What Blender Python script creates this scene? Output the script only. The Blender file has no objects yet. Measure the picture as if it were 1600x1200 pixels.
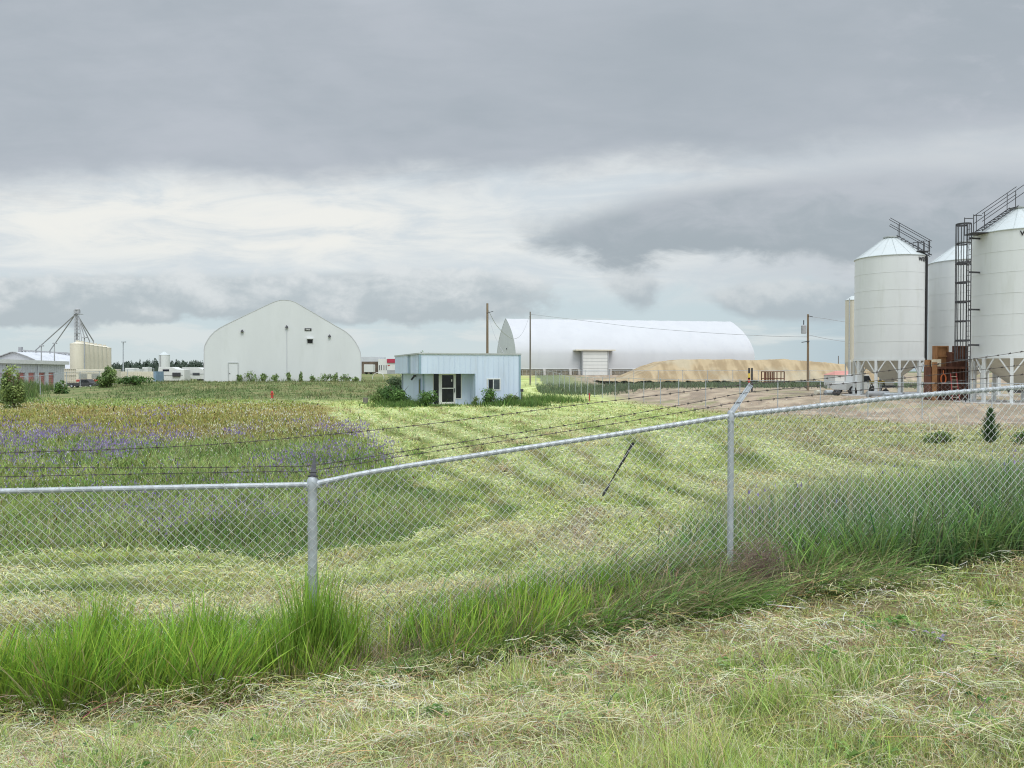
import bpy, math, random
import numpy as np
from mathutils import Vector, Matrix

SC = bpy.context.scene
COL = SC.collection
R = math.radians
rng = np.random.default_rng(7)
random.seed(7)

# ------------------------------------------------------------------ camera
FPX, CX, CY, HOR = 1204.0, 800.0, 600.0, 580.0
EYE = 1.65
PITCH = math.atan((CY - HOR) / FPX)
cam = bpy.data.cameras.new("camera")
cam.sensor_width = 36.0
cam.lens = 36.0 * FPX / 1600.0
cam.clip_start = 0.05
cam.clip_end = 8000
camo = bpy.data.objects.new("camera", cam)
COL.objects.link(camo)
camo.location = (0, 0, EYE)
camo.rotation_euler = (math.pi / 2 - PITCH, 0, 0)
SC.camera = camo


def W(px, py, Y):
    """world point that stands at distance Y (metres in front) under pixel px,py of the 1600x1200 photo"""
    x = (px - CX) / FPX
    y = -(py - CY) / FPX
    d = Vector((x, math.cos(PITCH) + y * math.sin(PITCH), -math.sin(PITCH) + y * math.cos(PITCH)))
    t = Y / d.y
    return Vector((d.x * t, Y, EYE + d.z * t))


# ------------------------------------------------------------------ sky, sun, exposure
SUN_EL, SUN_AZ = R(56), R(158)      # azimuth measured from +Y towards +X
SC.view_settings.view_transform = 'Standard'
SC.view_settings.look = 'None'
SC.view_settings.gamma = 1.0
SC.view_settings.exposure = 0.0
SC.view_settings.use_curve_mapping = False
SC.cycles.use_denoising = True
SC.cycles.denoising_input_passes = 'RGB_ALBEDO_NORMAL'
SC.cycles.denoising_prefilter = 'NONE'
SC.cycles.filter_width = 1.1

world = bpy.data.worlds.new("World")
SC.world = world
world.use_nodes = True
world.cycles.sampling_method = "MANUAL"
world.cycles.sample_map_resolution = 1024
nt = world.node_tree
nt.nodes.clear()


class NB:
    """tiny expression builder for shader nodes"""
    def __init__(s, tree):
        s.t = tree

    def node(s, kind, **kw):
        n = s.t.nodes.new(kind)
        for k, v in kw.items():
            setattr(n, k, v)
        return n

    def put(s, sock, v):
        if hasattr(v, 'is_output'):
            s.t.links.new(v, sock)
        else:
            sock.default_value = v

    def m(s, op, a, b=0.0, c=0.0, clamp=False):
        n = s.node('ShaderNodeMath', operation=op)
        n.use_clamp = clamp
        s.put(n.inputs[0], a)
        s.put(n.inputs[1], b)
        if op in ('MULTIPLY_ADD',):
            s.put(n.inputs[2], c)
        return n.outputs[0]

    def add(s, a, b): return s.m('ADD', a, b)
    def sub(s, a, b): return s.m('SUBTRACT', a, b)
    def mul(s, a, b): return s.m('MULTIPLY', a, b)
    def div(s, a, b): return s.m('DIVIDE', a, b)

    def comb(s, x, y, z):
        n = s.node('ShaderNodeCombineXYZ')
        s.put(n.inputs[0], x); s.put(n.inputs[1], y); s.put(n.inputs[2], z)
        return n.outputs[0]

    def noise(s, vec, scale, detail=4, rough=0.5, dist=0.0):
        n = s.node('ShaderNodeTexNoise')
        s.put(n.inputs['Vector'], vec)
        n.inputs['Scale'].default_value = scale
        n.inputs['Detail'].default_value = detail
        n.inputs['Roughness'].default_value = rough
        n.inputs['Distortion'].default_value = dist
        return n.outputs['Fac']

    def step(s, v, a, b):
        n = s.node('ShaderNodeMapRange', interpolation_type='SMOOTHSTEP')
        s.put(n.inputs[0], v)
        n.inputs[1].default_value = a
        n.inputs[2].default_value = b
        return n.outputs[0]

    def mix(s, f, a, b):
        n = s.node('ShaderNodeMix', data_type='RGBA')
        s.put(n.inputs[0], f)
        s.put(n.inputs[6], a if hasattr(a, 'is_output') else (*a, 1))
        s.put(n.inputs[7], b if hasattr(b, 'is_output') else (*b, 1))
        return n.outputs[2]

    def blob(s, u, v, u0, v0, su, sv):
        a = s.mul(s.sub(u, u0), 1.0 / su)
        b = s.mul(s.sub(v, v0), 1.0 / sv)
        r2 = s.add(s.mul(a, a), s.mul(b, b))
        return s.m('POWER', 2.718, s.mul(r2, -1.0))


def lin(r, g, b):
    f = lambda c: ((c / 255.0 + 0.055) / 1.055) ** 2.4 if c > 10 else c / 255.0 / 12.92
    return (f(r), f(g), f(b))


def build_sky():
    s = NB(nt)
    tc = s.node('ShaderNodeTexCoord')
    sep = s.node('ShaderNodeSeparateXYZ')
    nt.links.new(tc.outputs['Generated'], sep.inputs[0])
    x, y, z = sep.outputs
    ay = s.m('MAXIMUM', s.m('ABSOLUTE', y), 0.12)
    u0 = s.mul(s.div(x, ay), FPX / 1000)      # thousands of photo pixels from the middle
    v0 = s.mul(s.div(z, ay), FPX / 1000)      # thousands of photo pixels above the horizon
    pl = s.comb(s.div(x, s.add(z, 0.14)), s.div(y, s.add(z, 0.14)), 0.0)   # flat cloud ceiling
    uv = s.comb(u0, s.mul(v0, 2.2), 0.0)
    uvs = s.comb(u0, s.mul(v0, 4.5), 3.0)
    n1 = s.sub(s.noise(uv, 3.2, 7, 0.58), 0.5)
    n2 = s.sub(s.noise(uv, 9.0, 8, 0.62, 0.4), 0.5)
    n3 = s.sub(s.noise(uvs, 5.0, 7, 0.6, 0.6), 0.5)
    npl = s.sub(s.noise(pl, 1.1, 7, 0.55, 0.3), 0.5)
    puff = s.sub(s.noise(s.comb(u0, s.mul(v0, 1.25), 8.0), 11.0, 7, 0.6, 0.0), 0.5)
    u = s.add(u0, s.mul(n1, 0.20))
    v = s.add(v0, s.add(s.mul(n1, 0.07), s.mul(n2, 0.035)))
    # clear air, paler towards the horizon, blue-grey on the right
    low = s.mix(s.step(v0, 0.0, 0.10), lin(212, 224, 226), lin(203, 219, 225))
    low = s.mix(s.mul(s.step(u0, 0.25, 0.62), s.step(v0, 0.22, 0.02)), low, lin(180, 199, 209))
    low = s.mix(s.step(s.add(n3, s.mul(s.blob(u0, v0, -0.3, 0.055, 0.8, 0.03), 0.25)), 0.12, 0.30), low, lin(220, 228, 229))
    # high bright veil with streaks
    veil = s.mix(s.step(n3, -0.16, 0.2), lin(212, 221, 227), lin(233, 237, 237))
    glow = s.add(s.blob(u, v0, -0.42, 0.215, 0.36, 0.05), s.mul(s.blob(u, v0, -0.6, 0.255, 0.5, 0.05), 0.7))
    veil = s.mix(s.m('MULTIPLY', s.m('MINIMUM', glow, 1.0), s.step(n3, -0.25, 0.15)), veil, lin(243, 243, 238))
    veil = s.mix(s.mul(s.step(u, 0.1, 0.6), 0.75), veil, lin(197, 203, 209))
    col = s.mix(s.step(s.add(v, s.mul(n2, 0.05)), 0.09, 0.16), low, veil)
    # a cumulus bank low over the left and middle
    bank = s.add(s.mul(s.blob(u, v0, -0.62, 0.118, 0.42, 0.048), 1.0), s.mul(s.blob(u, v0, -0.12, 0.118, 0.24, 0.05), 1.0))
    bank = s.add(bank, s.mul(s.blob(u, v0, -0.86, 0.095, 0.25, 0.03), 0.7))
    bm = s.add(bank, s.add(s.mul(puff, 1.1), s.mul(n2, 0.7)))
    btop = s.add(s.mul(s.sub(v0, 0.118), 9.0), s.mul(puff, 1.8))
    bcol = s.mix(s.step(s.add(btop, s.mul(n2, 1.6)), -0.3, 0.6), lin(184, 195, 201), lin(224, 229, 231))
    col = s.mix(s.step(bm, 0.44, 0.74), col, bcol)
    # small clouds on the right
    sm = s.add(s.blob(u, v0, 0.195, 0.13, 0.05, 0.045), s.blob(u, v0, 0.43, 0.112, 0.13, 0.042))
    sm = s.add(sm, s.mul(s.blob(u, v0, 0.62, 0.10, 0.14, 0.03), 0.8))
    sm = s.add(sm, s.add(s.mul(puff, 0.8), s.mul(n2, 0.3)))
    scol = s.mix(s.step(s.add(s.mul(s.sub(v0, 0.118), 12.0), s.mul(puff, 2.2)), -0.3, 0.5), lin(178, 189, 196), lin(213, 219, 222))
    col = s.mix(s.mul(s.step(sm, 0.42, 0.8), 0.9), col, scol)
    # dark band on the right
    dk = s.add(s.blob(u, v, 0.42, 0.232, 0.34, 0.06), s.blob(u, v, 0.8, 0.25, 0.4, 0.075))
    dk = s.add(dk, s.mul(s.blob(u, v, 0.2, 0.20, 0.16, 0.035), 0.6))
    dk = s.add(dk, s.add(s.mul(n2, 0.8), s.mul(n1, 0.5)))
    dcol = s.mix(s.step(s.add(n2, s.mul(s.sub(v0, 0.235), 4.0)), -0.2, 0.35), lin(168, 178, 185), lin(190, 196, 203))
    col = s.mix(s.step(dk, 0.25, 0.85), col, dcol)
    # the grey ceiling
    edge = s.add(s.add(v0, s.mul(n1, 0.12)), s.add(s.mul(n2, 0.05), s.mul(s.step(u0, -0.15, 0.85), -0.075)))
    deck = s.step(edge, 0.265, 0.335)
    tone = s.add(npl, s.add(s.mul(n3, 0.3), s.mul(n1, 0.5)))
    ccol = s.mix(s.step(tone, -0.28, 0.3), lin(171, 180, 188), lin(191, 197, 205))
    ccol = s.mix(s.mul(s.blob(u, v0, 0.42, 0.48, 0.5, 0.12), 0.5), ccol, lin(169, 178, 186))
    ccol = s.mix(s.mul(s.step(u0, 0.45, 0.85), s.step(s.add(n1, n2), -0.1, 0.25)), ccol, lin(194, 199, 207))
    col = s.mix(deck, col, ccol)
    # overhead (above the picture) an overcast sky is brightest
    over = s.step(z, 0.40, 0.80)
    bright = s.add(s.add(1.0, s.mul(over, 2.3)), s.mul(s.step(y, 0.05, -0.5), 0.9))   # extra brightness added behind the viewer to light the front faces
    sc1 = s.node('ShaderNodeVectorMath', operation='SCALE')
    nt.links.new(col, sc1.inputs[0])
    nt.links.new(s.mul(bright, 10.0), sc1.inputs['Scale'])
    sky = s.node('ShaderNodeTexSky', sky_type='NISHITA')
    sky.sun_disc = False
    sky.sun_elevation = SUN_EL
    sky.sun_rotation = SUN_AZ
    sky.air_density = 1.2
    sky.dust_density = 3.0
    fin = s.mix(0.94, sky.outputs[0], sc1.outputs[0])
    # below the horizon: dull ground tone, never seen
    bg = s.node('ShaderNodeBackground')
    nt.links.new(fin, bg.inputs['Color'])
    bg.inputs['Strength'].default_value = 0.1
    out = s.node('ShaderNodeOutputWorld')
    nt.links.new(bg.outputs[0], out.inputs[0])


build_sky()

sun = bpy.data.lights.new("sun", 'SUN')
sun.energy = 1.5
sun.angle = R(22)
sun.color = (1.0, 0.96, 0.9)
suno = bpy.data.objects.new("sun", sun)
COL.objects.link(suno)
sd = Vector((math.sin(SUN_AZ) * math.cos(SUN_EL), math.cos(SUN_AZ) * math.cos(SUN_EL), math.sin(SUN_EL)))
suno.rotation_euler = (-sd).to_track_quat('-Z', 'Y').to_euler()
suno.location = (0, 0, 60)


# ------------------------------------------------------------------ materials
def M(name, col, rough=0.7, metal=0.0, var=0.12, scale=2.0, stretch=(1, 1, 1), dirt=None, dirt_amt=0.0, bump=0.0, bscale=30.0, spec=0.4):
    m = bpy.data.materials.new(name)
    m.use_nodes = True
    t = m.node_tree
    s = NB(t)
    b = t.nodes['Principled BSDF']
    b.inputs['Roughness'].default_value = rough
    b.inputs['Metallic'].default_value = metal
    b.inputs['Specular IOR Level'].default_value = spec
    tc = s.node('ShaderNodeTexCoord')
    mp = s.node('ShaderNodeMapping')
    mp.inputs['Scale'].default_value = stretch
    t.links.new(tc.outputs['Object'], mp.inputs[0])
    f = s.noise(mp.outputs[0], scale, 6, 0.6)
    hi = tuple(min(1, c * (1 + var)) for c in col)
    lo = tuple(c * (1 - var) for c in col)
    c = s.mix(s.step(f, 0.3, 0.7), lo, hi)
    if dirt:
        g = s.noise(mp.outputs[0], scale * 2.7, 8, 0.65, 0.3)
        c = s.mix(s.mul(s.step(g, 0.52, 0.72), dirt_amt), c, dirt)
    t.links.new(c, b.inputs['Base Color'])
    if bump > 0:
        bn = s.node('ShaderNodeBump')
        bn.inputs['Strength'].default_value = bump
        bn.inputs['Distance'].default_value = 0.02
        t.links.new(s.noise(tc.outputs['Object'], bscale, 6, 0.6), bn.inputs['Height'])
        t.links.new(bn.outputs[0], b.inputs['Normal'])
    return m


def M_attr(name, rough=0.75, trans=0.0, var=0.0, scale=8.0, bump=0.0, bscale=20, spec=0.25):
    m = bpy.data.materials.new(name)
    m.use_nodes = True
    t = m.node_tree
    s = NB(t)
    b = t.nodes['Principled BSDF']
    b.inputs['Roughness'].default_value = rough
    b.inputs['Specular IOR Level'].default_value = spec
    at = s.node('ShaderNodeAttribute')
    at.attribute_name = 'Col'
    c = at.outputs['Color']
    tc = s.node('ShaderNodeTexCoord')
    if var > 0:
        f = s.noise(tc.outputs['Object'], scale, 9, 0.7)
        h = s.node('ShaderNodeHueSaturation')
        t.links.new(c, h.inputs['Color'])
        t.links.new(s.add(1 - var, s.mul(f, 2 * var)), h.inputs['Value'])
        c = h.outputs[0]
    t.links.new(c, b.inputs['Base Color'])
    if bump > 0:
        bn = s.node('ShaderNodeBump')
        bn.inputs['Strength'].default_value = bump
        bn.inputs['Distance'].default_value = 0.05
        t.links.new(s.noise(tc.outputs['Object'], bscale, 8, 0.7), bn.inputs['Height'])
        t.links.new(bn.outputs[0], b.inputs['Normal'])
    if trans > 0:
        tr = s.node('ShaderNodeBsdfTranslucent')
        t.links.new(c, tr.inputs[0])
        mx = s.node('ShaderNodeMixShader')
        mx.inputs[0].default_value = trans
        t.links.new(b.outputs[0], mx.inputs[1])
        t.links.new(tr.outputs[0], mx.inputs[2])
        t.links.new(mx.outputs[0], t.nodes['Material Output'].inputs[0])
    return m


MT = {}
MT['ground'] = M_attr('ground_soil', 0.95, 0, 0.35, 6.0, 0.8, 9.0, 0.1)
MT['blade'] = M_attr('grass_blade', 0.6, 0.35, spec=0.3)
MT['leaf'] = M_attr('leaf', 0.6, 0.25, spec=0.3)
MT['straw'] = M_attr('straw', 0.7, 0.2, spec=0.25)
MT['galv'] = M('galvanised_steel', (0.40, 0.435, 0.46), 0.5, 0.3, 0.14, 9, dirt=(0.36, 0.35, 0.33), dirt_amt=0.6)
MT['wire'] = M('galvanised_wire', (0.53, 0.55, 0.54), 0.5, 0.3, 0.12, 4, dirt=(0.45, 0.42, 0.38), dirt_amt=0.6)
MT['oldwire'] = M('weathered_wire', (0.075, 0.065, 0.06), 0.7, 0.3, 0.3, 5)
MT['darksteel'] = M('dark_steel', (0.06, 0.06, 0.065), 0.55, 0.4, 0.25, 8)
MT['black'] = M('black_paint', (0.02, 0.02, 0.022), 0.5, 0, 0.2, 5)
MT['fabric'] = M('white_fabric', (0.58, 0.60, 0.60), 0.62, 0, 0.03, 0.35, (1, 1, 0.25), dirt=(0.50, 0.52, 0.51), dirt_amt=0.3)
MT['fabric2'] = M('white_membrane', (0.48, 0.49, 0.505), 0.8, 0, 0.025, 0.3, (1, 1, 0.3), dirt=(0.41, 0.425, 0.46), dirt_amt=0.3)
MT['white'] = M('white_paint', (0.62, 0.63, 0.61), 0.45, 0, 0.04, 0.8, (1, 1, 0.2), dirt=(0.56, 0.56, 0.52), dirt_amt=0.35)
MT['silo'] = M('silo_white', (0.62, 0.64, 0.635), 0.35, 0, 0.03, 0.7, (1, 1, 0.12), dirt=(0.50, 0.52, 0.48), dirt_amt=0.4)
MT['siloroof'] = M('silo_roof_white', (0.46, 0.50, 0.50), 0.35, 0, 0.03, 0.7, dirt=(0.42, 0.41, 0.36), dirt_amt=0.3)
MT['cream'] = M('cream_paint', (0.62, 0.58, 0.47), 0.5, 0, 0.06, 1.0, (1, 1, 0.15), dirt=(0.5, 0.45, 0.36), dirt_amt=0.4)
MT['hopper'] = M('hopper_cream', (0.58, 0.55, 0.47), 0.5, 0, 0.08, 0.8, dirt=(0.42, 0.38, 0.3), dirt_amt=0.5)
MT['blue'] = M('pale_blue_siding', (0.50, 0.58, 0.70), 0.45, 0, 0.05, 0.8, (1, 1, 0.15), dirt=(0.40, 0.44, 0.5), dirt_amt=0.5)
MT['bluetrim'] = M('grey_blue_trim', (0.22, 0.31, 0.38), 0.45, 0, 0.08, 1.5)
MT['greytrim'] = M('grey_trim', (0.36, 0.38, 0.38), 0.5, 0, 0.08, 1.5)
MT['glass'] = M('dark_glass', (0.016, 0.019, 0.026), 0.12, 0, 0.3, 1.5, spec=0.35)
MT['conc'] = M('concrete', (0.42, 0.40, 0.37), 0.9, 0, 0.12, 1.5, dirt=(0.28, 0.26, 0.22), dirt_amt=0.6, bump=0.3)
MT['block'] = M('stacked_block', (0.20, 0.175, 0.13), 0.9, 0, 0.35, 1.2, dirt=(0.09, 0.08, 0.06), dirt_amt=0.6)
MT['rust'] = M('rusty_steel', (0.135, 0.058, 0.036), 0.85, 0.1, 0.35, 2.2, (1, 1, 0.35), dirt=(0.07, 0.035, 0.025), dirt_amt=0.7, bump=0.3)
MT['rust2'] = M('orange_rust', (0.30, 0.15, 0.065), 0.85, 0.1, 0.3, 2.0, (1, 1, 0.35), dirt=(0.16, 0.07, 0.035), dirt_amt=0.6)
MT['pole'] = M('pole_wood', (0.22, 0.165, 0.11), 0.9, 0, 0.25, 4, (1, 1, 0.06), dirt=(0.12, 0.09, 0.07), dirt_amt=0.5)
MT['pole2'] = M('grey_pole_wood', (0.16, 0.145, 0.125), 0.9, 0, 0.25, 4, (1, 1, 0.06))
MT['red'] = M('red_paint', (0.42, 0.06, 0.05), 0.5, 0, 0.12, 3)
MT['pink'] = M('faded_red_door', (0.50, 0.20, 0.19), 0.6, 0, 0.1, 1.0)
MT['redroof'] = M('faded_red_roof', (0.50, 0.22, 0.18), 0.6, 0, 0.1, 0.7)
MT['maroon'] = M('maroon_sign', (0.38, 0.035, 0.07), 0.5, 0, 0.05, 1)
MT['orange'] = M('orange_plastic', (0.62, 0.16, 0.05), 0.5, 0, 0.1, 3)
MT['yellow'] = M('yellow_paint', (0.62, 0.46, 0.08), 0.5, 0, 0.12, 3)
MT['navy'] = M('navy_paint', (0.03, 0.045, 0.10), 0.25, 0.2, 0.15, 2)
MT['steelblue'] = M('blue_paint', (0.18, 0.27, 0.36), 0.5, 0, 0.1, 2)
MT['grey'] = M('grey_paint', (0.33, 0.34, 0.35), 0.6, 0, 0.12, 1.5)
MT['greyroof'] = M('grey_metal_roof', (0.52, 0.54, 0.57), 0.5, 0.1, 0.05, 0.5, dirt=(0.42, 0.42, 0.44), dirt_amt=0.4)
MT['bayshade'] = M('brown_bay_shade', (0.13, 0.10, 0.075), 0.9, 0, 0.35, 0.6)
MT['tyre'] = M('tyre_rubber', (0.03, 0.03, 0.03), 0.8, 0, 0.2, 3)
MT['bark'] = M('bark', (0.10, 0.07, 0.05), 0.9, 0, 0.3, 5, (1, 1, 0.2))
MT['stake'] = M('pale_stake', (0.62, 0.56, 0.42), 0.8, 0, 0.15, 4)
MT['sand'] = M_attr('sand', 0.95, 0, 0.16, 0.9, 0.5, 3.0, 0.1)
MT['paneb'] = M('greyish_glass', (0.06, 0.075, 0.085), 0.12, 0, 0.3, 1.5, spec=0.35)
MT['text'] = M('black_lettering', (0.02, 0.02, 0.022), 0.6, 0, 0.1, 3)


# ------------------------------------------------------------------ scene helpers
def tag(o, label=None, cat=None, group=None, kind=None):
    if label: o['label'] = label
    if cat: o['category'] = cat
    if group: o['group'] = group
    if kind: o['kind'] = kind
    return o


ROOT = {}


def thing(name, label, cat, loc, group=None):
    o = bpy.data.objects.new(name, None)
    o.empty_display_size = 0.2
    COL.objects.link(o)
    o.location = loc
    ROOT[o] = Vector(loc)
    return tag(o, label, cat, group)


class MB:
    """collects shapes, in world coordinates, for ONE mesh object"""
    def __init__(s):
        s.v = []
        s.f = []

    def add(s, vs, fs):
        n = len(s.v)
        s.v += [tuple(v) for v in vs]
        s.f += [tuple(i + n for i in f) for f in fs]
        return s

    def box(s, c, size, ax=None, rz=0.0):
        c = Vector(c)
        hx, hy, hz = [k / 2 for k in size]
        rot = Matrix.Rotation(rz, 3, 'Z') if ax is None else ax
        vs = [c + rot @ Vector((x, y, z)) for x in (-hx, hx) for y in (-hy, hy) for z in (-hz, hz)]
        return s.add(vs, [(0, 1, 3, 2), (4, 6, 7, 5), (0, 4, 5, 1), (2, 3, 7, 6), (0, 2, 6, 4), (1, 5, 7, 3)])

    def quadbox(s, p, q, r, depthvec):
        """slab: p origin, q and r edge vectors, depthvec thickness"""
        p, q, r, d = Vector(p), Vector(q), Vector(r), Vector(depthvec)
        vs = [p, p + q, p + q + r, p + r, p + d, p + q + d, p + q + r + d, p + r + d]
        return s.add(vs, [(0, 1, 2, 3), (7, 6, 5, 4), (0, 4, 5, 1), (1, 5, 6, 2), (2, 6, 7, 3), (3, 7, 4, 0)])

    def beam(s, p, q, w, h=None):
        h = h or w
        p, q = Vector(p), Vector(q)
        d = q - p
        L = d.length
        d.normalize()
        up = Vector((0, 0, 1)) if abs(d.z) < 0.95 else Vector((0, 1, 0))
        x = d.cross(up).normalized()
        y = x.cross(d)
        ax = Matrix((x, d, y)).transposed()
        return s.box((p + q) / 2, (w, L, h), ax)

    def tube(s, pts, r, n=6, caps=True):
        pts = [Vector(p) for p in pts]
        rs = r if isinstance(r, (list, tuple)) else [r] * len(pts)
        vs, fs = [], []
        ref = None
        for i, p in enumerate(pts):
            a = pts[max(i - 1, 0)]
            b = pts[min(i + 1, len(pts) - 1)]
            d = (b - a)
            if d.length < 1e-9: d = Vector((0, 0, 1))
            d.normalize()
            if ref is None:
                ref = Vector((0, 0, 1)) if abs(d.z) < 0.9 else Vector((1, 0, 0))
            x = (ref - d * ref.dot(d)).normalized()
            y = d.cross(x)
            ref = x
            for k in range(n):
                t = 2 * math.pi * k / n
                vs.append(p + (x * math.cos(t) + y * math.sin(t)) * rs[i])
        for i in range(len(pts) - 1):
            for k in range(n):
                k2 = (k + 1) % n
                fs.append((i * n + k, i * n + k2, (i + 1) * n + k2, (i + 1) * n + k))
        if caps:
            fs.append(tuple(range(n))[::-1])
            fs.append(tuple((len(pts) - 1) * n + k for k in range(n)))
        return s.add(vs, fs)

    def lathe(s, c, prof, n=32, cap=True):
        """prof: list of (radius, z) around the vertical through c"""
        c = Vector(c)
        vs, fs = [], []
        for (r, z) in prof:
            for k in range(n):
                t = 2 * math.pi * k / n
                vs.append(c + Vector((r * math.cos(t), r * math.sin(t), z)))
        for i in range(len(prof) - 1):
            for k in range(n):
                k2 = (k + 1) % n
                fs.append((i * n + k, i * n + k2, (i + 1) * n + k2, (i + 1) * n + k))
        if cap:
            fs.append(tuple(range(n))[::-1])
            fs.append(tuple((len(prof) - 1) * n + k for k in range(n)))
        return s.add(vs, fs)

    def prism(s, poly, vec):
        """closed polygon (world points) pushed along vec"""
        poly = [Vector(p) for p in poly]
        vec = Vector(vec)
        n = len(poly)
        vs = poly + [p + vec for p in poly]
        fs = [tuple(range(n))[::-1], tuple(range(n, 2 * n))]
        for i in range(n):
            j = (i + 1) % n
            fs.append((i, j, n + j, n + i))
        return s.add(vs, fs)

    def build(s, name, mat, parent=None, smooth=False, bevel=0.0):
        off = Vector((0, 0, 0))
        p = parent
        while p is not None and p.parent is not None:
            p = p.parent
        if p is not None:
            off = ROOT.get(p, Vector((0, 0, 0)))
        me = bpy.data.meshes.new(name)
        me.from_pydata([(v[0] - off.x, v[1] - off.y, v[2] - off.z) for v in s.v], [], s.f)
        import bmesh
        bm = bmesh.new()
        bm.from_mesh(me)
        bmesh.ops.recalc_face_normals(bm, faces=bm.faces)
        bm.to_mesh(me)
        bm.free()
        if smooth:
            me.polygons.foreach_set('use_smooth', [True] * len(me.polygons))
            try:
                me.set_sharp_from_angle(angle=R(35))
            except Exception:
                pass
        me.materials.append(mat)
        o = bpy.data.objects.new(name, me)
        COL.objects.link(o)
        if parent is not None:
            o.parent = parent
        if bevel > 0:
            bv = o.modifiers.new('bevel', 'BEVEL')
            bv.width = bevel
            bv.segments = 2
            bv.limit_method = 'ANGLE'
        return o


def single(mb, name, mat, label, cat, group=None, smooth=False):
    """a thing that is one mesh; its origin goes to its base"""
    vs = np.array(mb.v)
    base = Vector((float(vs[:, 0].mean()), float(vs[:, 1].mean()), float(vs[:, 2].min())))
    mb.v = [(v[0] - base.x, v[1] - base.y, v[2] - base.z) for v in mb.v]
    o = mb.build(name, mat, None, smooth)
    o.location = base
    ROOT[o] = Vector((base))
    return tag(o, label, cat, group)


def np_mesh(name, V, F, C, mat, parent=None, origin=None, smooth=False):
    """V (n,3) F (m,k) C (n,3) -> mesh object with a colour attribute"""
    me = bpy.data.meshes.new(name)
    V = np.asarray(V, np.float32)
    F = np.asarray(F, np.int32)
    if parent is not None:
        p = parent
        while p.parent is not None: p = p.parent
        V = V - np.array(ROOT[p], np.float32)
    k = F.shape[1]
    me.vertices.add(len(V))
    me.vertices.foreach_set('co', V.ravel())
    me.loops.add(F.size)
    me.loops.foreach_set('vertex_index', F.ravel())
    me.polygons.add(len(F))
    me.polygons.foreach_set('loop_start', np.arange(0, F.size, k, dtype=np.int32))
    if smooth:
        me.polygons.foreach_set('use_smooth', np.ones(len(F), bool))
    me.update(calc_edges=True)
    ca = me.color_attributes.new('Col', 'FLOAT_COLOR', 'POINT')
    c4 = np.ones((len(V), 4), np.float32)
    c4[:, :3] = np.clip(C, 0, 1)
    ca.data.foreach_set('color', c4.ravel())
    me.materials.append(mat)
    o = bpy.data.objects.new(name, me)
    COL.objects.link(o)
    if parent is not None:
        o.parent = parent
    return o


# ------------------------------------------------------------------ numeric noise
def hash2(ix, iy, seed):
    h = (ix.astype(np.int64) * 374761393 + iy.astype(np.int64) * 668265263 + seed * 1442695041) & 0xffffffff
    h = ((h ^ (h >> 13)) * 1274126177) & 0xffffffff
    h = h ^ (h >> 16)
    return (h & 0xffffff) / float(0xffffff)


def vnoise(x, y, seed=0):
    x = np.asarray(x, float); y = np.asarray(y, float)
    ix = np.floor(x); iy = np.floor(y)
    fx = x - ix; fy = y - iy
    fx = fx * fx * (3 - 2 * fx); fy = fy * fy * (3 - 2 * fy)
    a = hash2(ix, iy, seed); b = hash2(ix + 1, iy, seed)
    c = hash2(ix, iy + 1, seed); d = hash2(ix + 1, iy + 1, seed)
    return (a * (1 - fx) + b * fx) * (1 - fy) + (c * (1 - fx) + d * fx) * fy


def fbm(x, y, seed=0, oct=4, gain=0.5):
    s = 0; a = 1; t = 0
    for i in range(oct):
        s = s + a * vnoise(np.asarray(x) * 2 ** i + 17.3 * i, np.asarray(y) * 2 ** i - 9.1 * i, seed + i)
        t += a; a *= gain
    return s / t


def sstep(v, a, b):
    t = np.clip((np.asarray(v, float) - a) / (b - a), 0, 1)
    return t * t * (3 - 2 * t)


# ------------------------------------------------------------------ the lie of the land
FX = [-30, -9, -5.02, -1.55, 1.90, 5.37, 9.0, 40]
FY = [2.0, 4.95, 5.50, 6.00, 6.70, 7.30, 7.93, 13]
FH = [-0.85, -0.85, -0.80, -0.73, -0.24, 0.02, 0.12, 0.2]       # ground height under the fence


def fence_y(x): return np.interp(x, FX, FY)


WEED = np.array([(-200, 9.2), (-12, 9.9), (-6.8, 10.3), (-2.5, 10.2), (-1.6, 10.9), (-0.6, 12.8), (-0.5, 13.7), (-1.2, 15.5),
                 (-2.5, 19), (-4.5, 26.8), (-5.9, 31), (-10.5, 45), (-14, 58), (-19, 64), (-40, 66), (-200, 66)], float)
FAR = np.array([(5.5, 92), (8.2, 70), (12.2, 54), (21, 39), (29, 33), (60, 20)], float)


def pip(x, y, P):
    ins = np.zeros(np.shape(x), bool)
    n = len(P)
    j = n - 1
    for i in range(n):
        xi, yi = P[i]; xj, yj = P[j]
        c = ((yi > y) != (yj > y)) & (x < (xj - xi) * (y - yi) / (yj - yi + 1e-12) + xi)
        ins ^= c
        j = i
    return ins


def pdist(x, y, P, closed=False):
    d = np.full(np.shape(x), 1e9)
    n = len(P)
    for i in range(n if closed else n - 1):
        a = P[i]; b = P[(i + 1) % n]
        e = b - a
        t = np.clip(((x - a[0]) * e[0] + (y - a[1]) * e[1]) / (e @ e), 0, 1)
        d = np.minimum(d, np.hypot(x - a[0] - t * e[0], y - a[1] - t * e[1]))
    return d


def far_side(x, y):
    """signed distance, positive on the dirt side of the far fence line"""
    yy = np.interp(x, FAR[:, 0], FAR[:, 1])
    d = pdist(x, y, FAR)
    return np.where((y > yy) & (x > 4.5), d, -d)


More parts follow.
